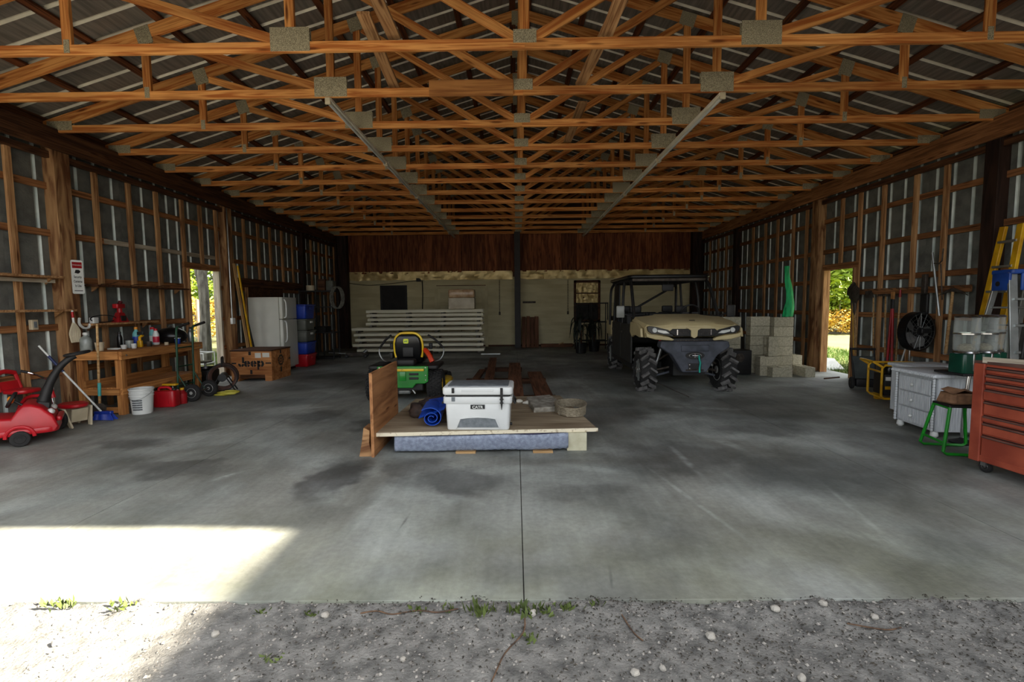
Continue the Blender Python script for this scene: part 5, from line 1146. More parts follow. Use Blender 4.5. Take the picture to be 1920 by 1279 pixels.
for k, (x, y1_, w_, h, lb) in enumerate(((.26, 16.3, .13, 1.04, 'leaning red-brown board nearest the black centre post'), (.41, 16.36, .12, 1.06, 'second red-brown board leaning right of the centre post'), (.55, 16.38, .13, 1.03, 'third red-brown board leaning right of the centre post'), (.70, 16.36, .14, 1.05, 'rightmost red-brown board leaning on the back wall'))):
    tag(board('leaning_board', (x, y1_, .005), (x+.02, 16.86, h), w_, .03, 'plank_brown', None, (1, 0, 0)), lb, 'board', 'boards leaning on the back wall')
tag(board('floor_board', (.85, 16.5, .06), (1.95, 16.55, .06), .12, .10, 'plank_brown', None, (0, 0, 1)), 'red-brown board lying along the foot of the back wall', 'board')
tag(board('bright_stick', (1.45, 16.3, .12), (1.62, 16.36, .17), .03, .02, 'handle_wood'), 'short bright stick on the floor board by the back wall', 'stick')
for x, z0, z1, lb in ((-.57, 1.12, 2.32, 'dark chain pull hanging left of the black centre post'), (1.83, 1.12, 2.30, 'dark chain pull hanging left of the back window')):
    o = thing('chain_pull', lb, 'chain', (x, 16.93, 0), 0, 'chain pulls on the back wall')
    for q in range(24): 
        zz = z0+.1+(z1-z0-.1)*q/23; MB().tube([(.012*math.cos(a), .012*math.sin(a) if q % 2 else 0, zz+.026*math.sin(a)) if not q % 2 else (0, .012*math.cos(a), zz+.026*math.sin(a)) for a in [2*PI*i/8 for i in range(8)]], .005, 4, closed=True).build('link', 'iron', o)
    MB().rbox((0, 0, z0+.05), (.06, .04, .11), .015).build('pull_handle', 'iron', o)
wbk = thing('wire_run', 'black electrical cable sagging along the top of the back wall', 'cable'); MB().tube([(-6.0, 16.92, 2.3), (-5.2, 16.92, 2.2), (-4.5, 16.92, 2.24), (-3.6, 16.92, 2.33), (-3.2, 16.92, 2.36)], .01, 6, sub=5).build('cable', 'black_matte', wbk); MB().tube([(-3.28, 16.92, 2.34), (-3.27, 16.93, 1.9), (-3.29, 16.92, 1.35)], .018, 6, sub=3).build('drop_pipe', 'black_matte', wbk); MB().rbox((-3.4, 16.92, 2.37), (.16, .06, .12), .01).build('junction_box', 'black_matte', wbk)
tag(MB().rbox((.47, 16.955, 1.555), (.46, .02, .07), .005).build('wall_plaque', 'iron'), 'narrow rusty plate on the back wall right of the centre post', 'plate')
# potted plants and cart in the dark beyond the utility vehicle
mk('leaf_dark', (30, 40, 30), (16, 22, 16), 9, rough=.6)
def strap_plant(lb, loc, n, h, sp, seed):
    R_ = random.Random(seed); o = thing('potted_plant', lb, 'plant', loc, 0, 'plants by the back window')
    MB().lathe([(.12, 0), (.15, .01), (.19, .30), (.20, .32), (.17, .32), (.15, .28), (.02, .28)], 20).build('pot', 'black_matte', o)
    MB().cyl((0, 0, .25), (0, 0, h*.6), .03, .02).build('stem', 'beam_dark', o)
    for k in range(n):
        a = R_.uniform(0, 2*PI); r = R_.uniform(.5, 1)*sp; z0 = R_.uniform(.35, .85)*h; zt = z0+R_.uniform(.05, .3); pts = [Vector((0, 0, z0)), Vector((r*.45*math.cos(a), r*.45*math.sin(a), zt)), Vector((r*.85*math.cos(a), r*.85*math.sin(a), zt-.08)), Vector((r*1.05*math.cos(a), r*1.05*math.sin(a), max(.05, zt-.5)))]
        P = smooth_path(pts, 4); m = MB(); sd = Vector((-math.sin(a), math.cos(a), 0)); vs = []
        for i, p in enumerate(P): w_ = .028*math.sin(PI*(i+.6)/(len(P)+.4)); vs += [p-sd*w_, p+Vector((0, 0, .006)), p+sd*w_]
        fs = []
        for i in range(len(P)-1): fs += [(3*i, 3*i+1, 3*i+4, 3*i+3), (3*i+1, 3*i+2, 3*i+5, 3*i+4)]
        m.add(vs, fs); m.build('leaf', 'leaf_dark', o)
strap_plant('dark strap-leaved plant left of the utility vehicle', (1.95, 14.4, 0), 34, 1.15, .42, 3)
strap_plant('second dark plant hidden between the cart and the utility vehicle', (2.42, 14.9, 0), 22, 1.05, .35, 9)
ca = thing('garden_cart', 'dark tubular rack standing before the back window', 'rack', (2.42, 15.5, 0))
for x in (-.5, 0, .5):
    for y in (-.18, .18): MB().cyl((x, y, 0), (x, y, 1.52), .016).build('upright', 'black_matte', ca)
for z in (.3, .9, 1.5):
    for y in (-.18, .18): MB().cyl((-.5, y, z), (.5, y, z), .014).build('rail', 'black_matte', ca)
    MB().bx(-.5, .5, -.18, .18, z-.02, z-.008).build('shelf', 'dark_board', ca, smooth=0)
# ================================================================== right side
mk('block_grey', (196, 190, 166), (166, 160, 138), 30, rough=.95, bump=.5, vary=.14)
blk = None
def block(x, y, z, lb, rz=0.0, upright=False):
    """hollow concrete block: face 0.397 x 0.194, 0.194 deep"""
    global blk
    if blk is None:
        m = MB(); L, D_, H = .392, .19, .190
        m.bx(-L/2, L/2, -D_/2, -D_/2+.032, 0, H).bx(-L/2, L/2, D_/2-.032, D_/2, 0, H)
        for xx in (-L/2+.016, 0, L/2-.016): m.bx(xx-.016, xx+.016, -D_/2+.03, D_/2-.03, 0, H)
        blk = m.mesh('concrete_block', 'block_grey', 0)
    o = bpy.data.objects.new('concrete_block', blk); COL.objects.link(o); o.location = (x, y, z); o.rotation_euler = (0, PI/2 if upright else 0, rz)
    return tag(o, lb, 'concrete block', 'stacked concrete blocks')
H_ = .197
for r in range(6):
    block(5.45, 9.90, r*H_, '%s block from the floor in the front column under the green netting' % ORD[r])
for r in range(2, 6):
    block(5.03, 10.02, r*H_+.012, '%s block from the top in the column left of the netting column' % ORD[5-r])
for r in range(2): block(5.03, 10.13, r*H_+.006, '%s concrete block in the dark under the column left of the netting column' % ('bottom', 'upper')[r])
for r in range(6):
    block(4.60, 10.36, r*H_, '%s block from the floor in the dim column furthest left' % ORD[r])
    block(4.19, 10.42, r*H_, '%s block from the floor in the dim column half hidden by the vehicle' % ORD[r])
block(5.19, 9.80, .40, 'concrete block standing on end in front of the stack', upright=True)
tag(COL.objects[-1], 'concrete block standing on end in front of the stack', 'concrete block', 'stacked concrete blocks'); COL.objects[-1].location = (5.10, 9.80, .594)
block(5.13, 9.79, 0.0, 'concrete block on the floor below the upright block'); block(5.13, 9.79, .1965, 'concrete block between the floor block and the upright block')
o = block(5.27, 9.57, 0, 'tan concrete block lying loose in front of the stack'); 
block(5.80, 10.06, .0, 'concrete block at the floor right of the netting column', PI/2); block(5.79, 10.07, .197, 'concrete block on top of the floor block right of the netting column', PI/2); block(5.80, 9.64, .0, 'loose grey concrete block at the right foot of the stack', PI/2)
sb = thing('steel_firebox', 'black steel box with a round plate beside the concrete blocks', 'firebox', (4.60, 9.98, 0))
MB().rbox((0, 0, .26), (.42, .40, .50), .02).build('box', 'black_matte', sb); MB().cyl((-.04, -.21, .36), (-.04, -.225, .36), .09).build('round_plate', 'iron', sb); MB().cyl((-.04, -.225, .36), (-.04, -.235, .36), .03).build('knob', 'iron', sb)
# green netting
nt = MB(); rs = []
for i in range(15):
    t = i/14; z = 1.185+1.03*t; r = .055*(1-t)**1.3+.042; cx = 5.74+.03*math.sin(t*5)-.02*t; k = 14
    rs.append([(cx+r*math.cos(2*PI*j/k)*(1+.25*math.sin(5*2*PI*j/k+t*7)), 9.90+r*.6*math.sin(2*PI*j/k)*(1+.2*math.sin(3*2*PI*j/k)), z) for j in range(k)])
nt.rings(rs); o = nt.build('green_netting', mk('net_green', (30, 190, 110), (20, 140, 80), 30, stretch=(1, 1, .15), rough=.7, bump=.6), smooth=60, loc=(-.16, 0, 0)); tag(o, 'bundle of bright green netting standing on the concrete blocks', 'netting')

# tools on the right wall
tr_ = thing('tool_rail', 'long tool rail board with nails along the right wall', 'rail'); board('rail_board', (XR-.02, 6.9, 1.66), (XR-.02, 9.25, 1.66), .10, .035, 'girt_wood', tr_)
for k in range(14): MB().cyl((XR-.03, 6.98+.165*k, 1.68), (XR-.11, 6.98+.165*k, 1.70), .005, n=6).build('nail', 'iron', tr_)
def tool(nm, lb, y, ztop, zbot, dy, head, hm='handle_wood', r=.015, x=XR-.12):
    o = thing(nm, lb, 'garden tool', (x, y, 0), 0, 'long tools along the right wall'); a = Vector((0, dy, zbot)); b_ = Vector((0, 0, ztop)); MB().cyl(a, b_, r, r*.9, 10).build('handle', hm, o)
    if head == 'shovel':
        m = MB(); rs = []
        for i, (z, w_, d_) in enumerate(((0, .02, .0), (.05, .07, .02), (.08, .115, .03), (.2, .11, .02), (.28, .06, -.01), (.31, .008, -.02))):
            rs.append([(-d_-.012*(1-abs(s_)), w_*s_, ztop+.02+z) for s_ in (-1, -.5, 0, .5, 1)]+[(-d_-.012*(1-abs(s_))+.004, w_*s_, ztop+.02+z) for s_ in (1, .5, 0, -.5, -1)])
        m.rings(rs); m.build('blade', 'iron', o); MB().cyl((0, 0, ztop-.18), (-.01, 0, ztop+.04), .02).build('socket', 'iron', o)
    elif head == 'rake':
        MB().bx(-.01, .01, -.17, .17, ztop, ztop+.025).build('rake_bar', 'iron', o)
        for k in range(9): MB().cyl((0, -.16+.04*k, ztop+.01), (-.06, -.16+.04*k, ztop-.02), .004, n=5).build('tine', 'iron', o)
    elif head == 'hoe':
        MB().tube([(0, 0, ztop), (-.02, 0, ztop+.08), (-.09, 0, ztop+.10)], .009, 6).build('neck', 'iron', o); MB().bx(-.095, -.088, -.08, .08, ztop+.0, ztop+.12).build('hoe_blade', 'iron', o)
    elif head == 'cap': MB().cyl(b_, b_+Vector((0, 0, .12)), r*1.3, r).build('red_tip', 'red_paint', o)
    elif head == 'pick':
        m = MB(); m.tube([(0, -.24, ztop-.06), (0, -.1, ztop+.0), (0, 0, ztop+.02), (0, .1, ztop), (0, .24, ztop-.06)], .022, 6, sub=3, rs=[.006, .02, .03, .02, .006]); m.build('pick_head', 'iron', o)
    return o
tool('square_shovel', 'square dark shovel with yellow handle hung blade-up beside the right doorway', 9.16, 1.52, .50, -.12, 'shovel', 'yellow_paint')
tool('round_shovel', 'second hanging shovel, just right of the yellow-handled one', 9.0, 1.45, .52, -.08, 'shovel', x=XR-.19)
tool('garden_spade', 'third hanging shovel from the right doorway', 8.86, 1.42, .54, -.06, 'shovel', x=XR-.26)
tool('garden_hoe', 'hanging hoe with thick pale handle left of the rake', 8.62, 1.55, .56, -.06, 'hoe')
tool('garden_rake', 'hanging rake with pale handle left of the red loppers', 8.34, 1.58, .52, -.05, 'rake')
tool('red_tip_pole', 'pale pole with red tip beside the red loppers', 8.03, 1.55, .50, .02, 'cap')
tool('steel_pole', 'thin white pole leaning low behind the fan', 7.76, 1.02, .42, .20, None, 'white_plastic', .011)
tool('pick_handle', 'pickaxe with thick pale handle right of the black fan', 7.07, 1.62, .70, .06, 'pick', 'handle_wood', .022)
lp = thing('bolt_cutters', 'long red-handled bolt cutters hanging on the right wall', 'bolt cutters', (XR-.16, 8.13, 0))
for s in (-1, 1): MB().cyl((0, s*.012, 1.38), (0, s*.05+.0, .45), .017, .02).build('handle', 'red_paint', lp); MB().cyl((0, s*.012, 1.36), (0, s*.01, 1.52), .019).build('grip_socket', 'black_matte', lp)
MB().rbox((0, 0, 1.58), (.03, .07, .13), .012).build('jaw', 'canvas_tan', lp)
hp = thing('pipe_clamp', 'grey metal pipe hanging at a slant above the fan', 'pipe', (XR-.10, 7.38, 0)); MB().cyl((0, .10, 2.22), (-.02, -.11, 1.26), .017).build('pipe', 'alu', hp); MB().tube([(0, .09, 2.06), (-.02, -.05, 2.04), (-.02, -.10, 2.08), (-.02, -.11, 2.26)], .009, 6).build('bracket', 'iron', hp); MB().cyl((0, -.06, 2.04), (-.01, -.13, 1.5), .008).build('thin_rod', 'iron', hp)
ph_ = thing('post_driver', 'dark iron hinge bar hanging above the fan', 'hinge bar', (XR-.07, 7.62, 0)); MB().rbox((0, 0, 1.75), (.05, .08, .30), .01).build('bar', 'iron', ph_); MB().rbox((-.01, -.03, 1.42), (.05, .14, .34), .02).build('strap_bundle', 'black_matte', ph_)
# fan
fa = thing('drum_fan', 'large black round fan on a pole by the right wall', 'fan', (6.14, 7.40, 0), math.radians(12))
m = MB(); m.lathe([(.275, -.06), (.30, -.055), (.30, .055), (.275, .06), (.273, .05), (.273, -.05)], 40, trM((0, 0, 1.02), PI/2, 0, 0)); m.build('drum', 'black_gloss', fa)
for k in range(5):
    a = 2*PI*k/5; bl_ = MB(); bl_.prism([(.05, -.03), (.16, -.10), (.25, -.08), (.255, .05), (.16, .09), (.05, .04)], -.002, .002, trM((0, 0, 1.02), PI/2, 0, 0) @ Matrix.Rotation(a, 4, 'Z') @ Matrix.Rotation(.45, 4, 'X')); bl_.build('blade', mk('fan_blade', (150, 150, 148), (120, 120, 118), 5, rough=.35, metal=.5) if k == 0 else 'fan_blade', fa)
for yy in (-.06, .06):
    for R_ in (.08, .15, .21, .265):
        MB().tube([(R_*math.cos(a), yy, 1.02+R_*math.sin(a)) for a in [2*PI*i/32 for i in range(32)]], .0025, 4, closed=True).build('guard_ring', 'steel', fa)
    for k in range(16): a = 2*PI*k/16; MB().cyl((.06*math.cos(a), yy, 1.02+.06*math.sin(a)), (.28*math.cos(a), yy, 1.02+.28*math.sin(a)), .0025, n=4).build('guard_spoke', 'steel', fa)
MB().cyl((0, -.06, 1.02), (0, .14, 1.02), .085).build('motor', 'black_matte', fa); MB().rbox((.05, -.10, 1.03), (.17, .03, .07), .02).build('badge_plate', 'black_matte', fa)
MB().cyl((.04, .12, .03), (.04, .12, 1.0), .016).build('pole', 'chrome', fa); MB().lathe([(.15, 0), (.16, .02), (.06, .05), (.02, .06)], 24, trM((.04, .12, 0))).build('base', 'black_matte', fa)
# generator
ge = thing('generator', 'portable generator in a yellow tubular frame', 'generator', (5.66, 7.08, 0), math.radians(-14)); ge.scale = (.92, .92, .92)
for y in (-.23, .23):
    MB().tube([(-.34, y, .12), (-.34, y, .56), (-.30, y, .61), (.30, y, .61), (.34, y, .56), (.34, y, .12), (.30, y, .08), (-.30, y, .08)], .019, 8, closed=True).build('frame_hoop', 'yellow_paint', ge)
for x, z in ((-.34, .5), (.34, .5), (-.3, .08), (.3, .08)): MB().cyl((x, -.23, z), (x, .23, z), .016).build('frame_bar', 'yellow_paint', ge)
MB().tube([(-.34, -.23, .58), (-.46, -.23, .66), (-.48, .0, .67), (-.46, .23, .66), (-.34, .23, .58)], .019, 8).build('lift_handle', 'yellow_paint', ge)
MB().rbox((0, 0, .52), (.52, .40, .14), .05).build('fuel_tank', 'black_gloss', ge); MB().rbox((-.16, 0, .29), (.26, .36, .34), .03).build('alternator', 'black_matte', ge); MB().rbox((.14, 0, .27), (.26, .38, .30), .04).build('engine', 'black_matte', ge)
m = MB(); m.lathe([(.10, 0), (.10, .02), (.07, .03), (.02, .03)], 22, trM((.12, -.20, .28), PI/2, 0, 0)); m.build('recoil_cover', 'steel', ge)
MB().bx(-.27, -.20, -.192, -.181, .36, .42).build('spec_label', 'white_paint', ge); MB().bx(-.27, -.20, -.192, -.181, .22, .27).build('warning_label', 'yellow_paint', ge)
MB().box((-.05, -.22, .04), (.22, .06, .08), taper=(1.2, 1)).build('foot', 'yellow_paint', ge); MB().box((.2, .2, .04), (.22, .06, .08)).build('foot', 'yellow_paint', ge); MB().box((-.2, .2, .04), (.1, .06, .08)).build('foot', 'yellow_paint', ge)
# folded handcart by the door
hc = thing('push_spreader', 'dark folded push cart leaning by the right doorway', 'cart', (5.98, 8.25, 0), math.radians(-20))
MB().box((0, .0, .30), (.34, .05, .50), rotM(x=-.35)).build('tray', mk('dark_greengrey', (58, 66, 62), (40, 46, 44), 7, rough=.6), hc, bevel=.01)
for s in (-1, 1): MB().tube([(s*.15, -.12, .06), (s*.16, .02, .40), (s*.17, .12, .66)], .014, 8).build('side_rail', 'black_matte', hc); wheel('wheel', .10, .05, hc, (s*.2, -.12, .10), 'x', 'iron')
MB().cyl((-.19, .12, .66), (.19, .12, .66), .02).build('handle_bar', 'black_matte', hc); MB().rbox((0, -.05, .10), (.3, .2, .14), .04).build('hopper', 'black_matte', hc)
tag(board('wood_block', (6.1, 8.75, .03), (6.25, 8.5, .03), .1, .06, 'beam_dark', None, (0, 0, 1)), 'dark wood block at the foot of the right doorway', 'block')
tag(board('thin_stick', (5.75, 8.95, .05), (5.98, 8.85, .09), .025, .02, 'beam_dark'), 'thin dark stick lying just inside the right doorway', 'stick')

# white wicker dresser
mk('wicker_white', (214, 218, 220), (190, 194, 198), 60, stretch=(1, 1, .1), rough=.55, bump=.3)
dz = thing('wicker_dresser', 'white wicker dresser with three drawers', 'dresser', (4.80, 5.43, 0), math.radians(-5))
MB().bx(-.238, .26, -.30, .30, .07, .66).build('carcass', 'wicker_white', dz, smooth=0)
MB().rbox((0, 0, .68), (.60, .68, .04), .02, .012).build('top', 'wicker_white', dz)
def reed_face(name, parent, M, w, h, n):
    m = MB(); m.prism([(-w/2, -h/2), (w/2, -h/2), (w/2, h/2), (-w/2, h/2)], -.004, .004, M)
    for i in range(n):
        x = -w/2+w*(i+.5)/n; m.prism([(x-w/n*.34, -h/2+.008), (x+w/n*.34, -h/2+.008), (x+w/n*.34, h/2-.008), (x-w/n*.34, h/2-.008)], .003, .008, M)
    return m.build(name, 'wicker_white', parent, smooth=0)
for k, z in enumerate((.54, .36, .18)):
    d_ = reed_face('drawer', dz, basis((0, -1, 0), (0, 0, 1), (-1, 0, 0), (-.265, 0, z)), .48, .165, 22)
    MB().sph((-.295, 0, z), .018, 10, 7).build('knob', 'white_paint', d_)
for y in (-.285, .285):
    m = MB()
    for i in range(20): m.sph((-.268, y, .09+.57*i/19), (.014, .02, .022), 8, 5)
    m.build('braided_corner', 'wicker_white', dz)
reed_face('side_panel', dz, basis((1, 0, 0), (0, 0, 1), (0, -1, 0), (0, -.302, .36)), .48, .56, 18)
m = MB()
for i in range(26): m.sph((-.302, -.32+.64*i/25, .672), (.012, .016, .016), 8, 5)
m.build('braided_edge', 'wicker_white', dz)
for x in (-.22, .22):
    for y in (-.26, .26): MB().lathe([(.022, 0), (.038, .02), (.034, .06), (.025, .07)], 14, trM((x, y, 0))).build('bun_foot', 'white_paint', dz)
sd2 = thing('wicker_stand', 'second lower white wicker piece behind the dresser', 'side table', (5.25, 6.15, 0)); MB().rbox((0, 0, .66), (.62, .5, .04), .02).build('top', 'wicker_white', sd2); MB().bx(-.27, .27, -.21, .21, .06, .64).build('carcass', 'wicker_white', sd2, smooth=0)
for x in (-.22, .22):
    for y in (-.16, .16): MB().cyl((x, y, 0), (x, y, .07), .025).build('foot', 'white_paint', sd2)

# gumball machine with three clear canisters
mk_glass('clear_acrylic')
gm_ = thing('gumball_machine', 'three-canister gumball machine with green bases on a chrome stand', 'gumball machine', (4.66, 4.97, 0))
MB().tube([(0, 0, .06), (.005, 0, .4), (.03, 0, .72)], .02, 10, sub=3).build('stand_pole', 'chrome', gm_); MB().lathe([(.10, 0), (.11, .015), (.03, .05), (.02, .06)], 24).build('stand_base', 'black_matte', gm_)
MB().bx(-.12, .48, -.10, .25, .72, .745).build('tray_plate', 'black_matte', gm_, bevel=.006)
for k, (x, y) in enumerate(((-.02, 0), (.19, .03), (.37, .14))):
    b_ = MB(); b_.rbox((x, y, .845), (.20, .19, .20), .03, .01); bs = b_.build('dispenser_base', mk('gum_green', (18, 76, 56), (10, 54, 40), 5, rough=.3) if k == 0 else 'gum_green', gm_)
    MB().lathe([(.10, 0), (.108, .01), (.10, .025)], 24, trM((x, y, .945))).build('chrome_collar', 'chrome', bs); MB().rbox((x-.0, y-.098, .86), (.02, .008, .17), .003, .001).build('chrome_strip', 'chrome', bs)
    g_ = MB(); g_.lathe([(.088, .97), (.103, .985), (.106, 1.10), (.104, 1.30), (.10, 1.32), (.096, 1.31), (.100, 1.10), (.097, .992), (.084, .978)], 26, trM((x, y, 0))); gg = g_.build('canister', 'clear_acrylic', gm_)
    MB().lathe([(.106, 0), (.110, .004), (.110, .016), (.106, .02), (.1055, .01)], 26, trM((x, y, 1.14))).build('middle_band', 'chrome', gg); MB().lathe([(.103, 0), (.107, .008), (.09, .022), (.03, .026), (.01, .026)], 26, trM((x, y, 1.315))).build('lid', 'chrome', gg)
    MB().sph((x, y, 1.0), (.075, .075, .05), 14, 8).build('leftover_candy', 'wicker_grey', gg)
# green stool with paper bag
gs = thing('tube_stool', 'green tubular steel stool holding a paper bag', 'stool', (4.34, 4.70, 0), math.radians(-12))
for s in (-1, 1): MB().tube([(-.13, s*.12, .46), (-.20, s*.18, .04), (-.17, s*.18, .018), (.17, s*.18, .018), (.20, s*.18, .04), (.13, s*.12, .46)], .015, 8).build('sled_leg', mk('stool_green', (26, 146, 34), (18, 116, 26), 4, rough=.35) if s < 0 else 'stool_green', gs)
for x in (-.13, .13): MB().cyl((x, -.12, .455), (x, .12, .455), .015).build('seat_rail', 'stool_green', gs)
MB().cyl((-.185, -.165, .12), (-.185, .165, .12), .012).build('stretcher', 'stool_green', gs); MB().rbox((0, 0, .47), (.29, .27, .02), .02, .006).build('seat_pad', 'black_matte', gs)
pb = MB(); pb.rbox((0, 0, .06), (.27, .19, .12), .03, .02, n=6)
pb.v = [(x+.02*mnoise.noise((x*14, y*14, z*14)), y+.025*mnoise.noise((x*11+4, y*11, z*11)), max(.001, z*(1+.25*mnoise.noise((x*9, y*9, 2))))) for x, y, z in pb.v]
pg = thing('paper_bag', 'crumpled brown paper bag lying on the green stool', 'paper bag', (4.35, 4.70, .481)); pb.build('bag_body', mk('kraft', (150, 112, 82), (104, 74, 52), 12, rough=.85, bump=.6), pg, smooth=20)
fl_ = MB(); fl_.add([(-.15, -.10, .11), (-.05, -.11, .15), (.10, -.09, .11), (.08, .05, .13), (-.06, .06, .16), (-.15, .04, .14)], [(0, 1, 4, 5), (1, 2, 3, 4)]); fl_.build('torn_flap', 'kraft', pg, smooth=0).modifiers.new('t', 'SOLIDIFY').thickness = .003

# red tool chest
mk('chest_red', (182, 88, 62), (142, 60, 42), 4, rough=.5, bump=.15, detail=8, vary=0)
ch_ = thing('tool_chest', 'worn red rolling tool chest at the right edge', 'tool chest', (4.30, 3.60, 0), math.radians(3))
LY = .60; MB().bx(-.26, .26, -LY, LY, .10, .95).build('cabinet', 'chest_red', ch_, smooth=0, bevel=.006)
MB().bx(-.27, .27, -LY-.005, LY+.005, .95, .972).build('top_deck', mk('chest_top', (104, 74, 64), (74, 54, 48), 6, rough=.7), ch_, smooth=0)
for y in (-LY+.045, LY-.045): MB().bx(-.285, -.26, y-.045, y+.045, .10, .95).build('corner_stile', 'chest_red', ch_, smooth=0, bevel=.006)
z = .925
for h, dk in ((.055, 1), (.055, 1), (.055, 1), (.095, 0), (.115, 1), (.055, 0), (.10, 1), (.21, 1)):
    d_ = MB().bx(-.278 if dk else -.29, -.255, -LY+.10, LY-.10, z-h+.008, z-.006).build('drawer', 'chest_red', ch_, smooth=0, bevel=.004)
    MB().box((-.285, 0, z-.014), (.022, 2*LY-.22, .012), rotM(y=.5)).build('pull_lip', 'chest_top', d_)
    MB().bx(-.262, -.2595, -LY+.09, LY-.09, z-.008, z+.002).build('shadow_gap', 'black_matte', ch_, smooth=0); z -= h+.008
MB().bx(-.28, -.255, -LY+.03, LY-.03, .11, .16).build('kick_rail', 'chest_red', ch_, smooth=0, bevel=.004)
for x in (-.2, .2):
    for y in (-LY+.08, LY-.08):
        k_ = wheel('caster', .052, .035, ch_, (x, y, .052), 'x', 'steel'); MB().bx(x-.03, x+.03, y-.022, y+.022, .06, .10).build('caster_fork', 'steel', k_)
wp = board('wood_strip', (4.0, 4.12, .984), (4.42, 3.2, .984), .05, .02, 'white_wood'); tag(wp, 'pale paint-flecked strip lying on the red tool chest', 'strip')
# ladders
la = thing('step_ladder', 'aluminium step ladder with a blue top cap behind the gumball machine', 'ladder', (5.88, 5.62, 0), math.radians(-8))
mk('ladder_blue', (30, 74, 156), (22, 56, 124), 5, rough=.45)
tp_ = MB().rbox((0, .06, 1.815), (.42, .30, .055), .03, .015).build('top_cap', 'ladder_blue', la); MB().rbox((.03, -.095, 1.70), (.30, .03, .20), .02).build('cap_skirt', 'ladder_blue', tp_); MB().rbox((-.205, .05, 1.70), (.03, .24, .20), .01).build('side_skirt', 'ladder_blue', tp_); MB().cyl((-.219, .08, 1.68), (-.224, .08, 1.68), .03).build('tool_hole', 'black_matte', tp_); MB().cyl((.07, -.108, 1.69), (.07, -.114, 1.69), .03).build('tool_hole', 'black_matte', tp_)
for s in (-1, 1):
    board('front_rail', (s*.28, -.36, .0), (s*.17, -.04, 1.80), .085, .03, 'alu', la, (1, 0, 0)); board('rear_rail', (s*.25, .52, .0), (s*.15, .16, 1.79), .06, .025, 'alu', la, (1, 0, 0))
    MB().bx(s*.28-.06, s*.28+.06, -.40, -.33, 0, .03).build('rubber_foot', 'black_matte', la)
for k in range(5):
    t = (k+1)/6; board('step', (-.27+.10*t*.9, -.35+.32*t, .30*(k+1)), (.27-.10*t*.9, -.35+.32*t, .30*(k+1)), .09, .025, 'alu', la, (0, 1, 0)); MB().cyl((-.22+.06*t, .50-.34*t, .28*(k+1)), (.22-.06*t, .50-.34*t, .28*(k+1)), .012).build('rear_brace', 'alu', la)
MB().bx(.145, .215, -.21, -.19, 1.38, 1.50).build('warning_label', 'yellow_paint', la)
for s in (-1, 1): MB().cyl((s*.20, -.12, 1.2), (s*.19, .28, 1.2), .008).build('spreader', 'iron', la)
yl = thing('fibreglass_ladder', 'yellow fibreglass ladder leaning on the right wall near the dark post', 'ladder', (6.22, 6.30, 0), math.radians(82))
for s in (-1, 1): board('side_rail', (s*.20, .18, 0), (s*.13, -.14, 2.44), .09, .04, 'yellow_paint', yl, (1, 0, 0))
for k in range(7): t = (k+1)/7.6; board('rung', (-.20+.07*t, .18-.32*t, .32*(k+1)), (.20-.07*t, .18-.32*t, .32*(k+1)), .07, .03, 'alu', yl, (0, 1, 0))
# black tube frame and white sheet by the ladders
bf = thing('saw_horse', 'thin black tube stand between the ladder and the chest', 'stand', (5.14, 4.84, 0), math.radians(10))
for s in (-1, 1): MB().cyl((s*.16, 0, 0), (s*.02, 0, 1.42), .012).build('leg', 'black_matte', bf)
MB().cyl((-.09, 0, .9), (.30, 0, .92), .012).build('crossbar', 'black_matte', bf); MB().cyl((.0, -.25, 0), (.0, -.02, 1.4), .012).build('rear_leg', 'black_matte', bf)

# ================================================================== strip lights along the truss chords
mk('fixture_cream', (244, 238, 220), (226, 218, 198), 3, rough=.4)
for (x, side) in ((-2.12, 'left'), (2.36, 'right')):
    for k in range(5):
        y0 = 5.63+k*2.46; o = thing('strip_light', '%s unlit strip light from the front in the %s row under the trusses' % (ORD[k], side), 'light', (x, y0, 3.866), 0, 'unlit strip lights')
        MB().box((0, 1.215, -.022), (.075, 2.40, .04), taper=(1, 1)).build('housing', 'fixture_cream', o, bevel=.006)
        MB().cyl((0, .03, -.058), (0, 2.40, -.058), .016, n=10).build('tube', 'white_plastic', o)
        for yy in (.015, 2.415): MB().rbox((0, yy, -.042), (.062, .03, .075), .006).build('socket', 'cream_plastic', o)
    
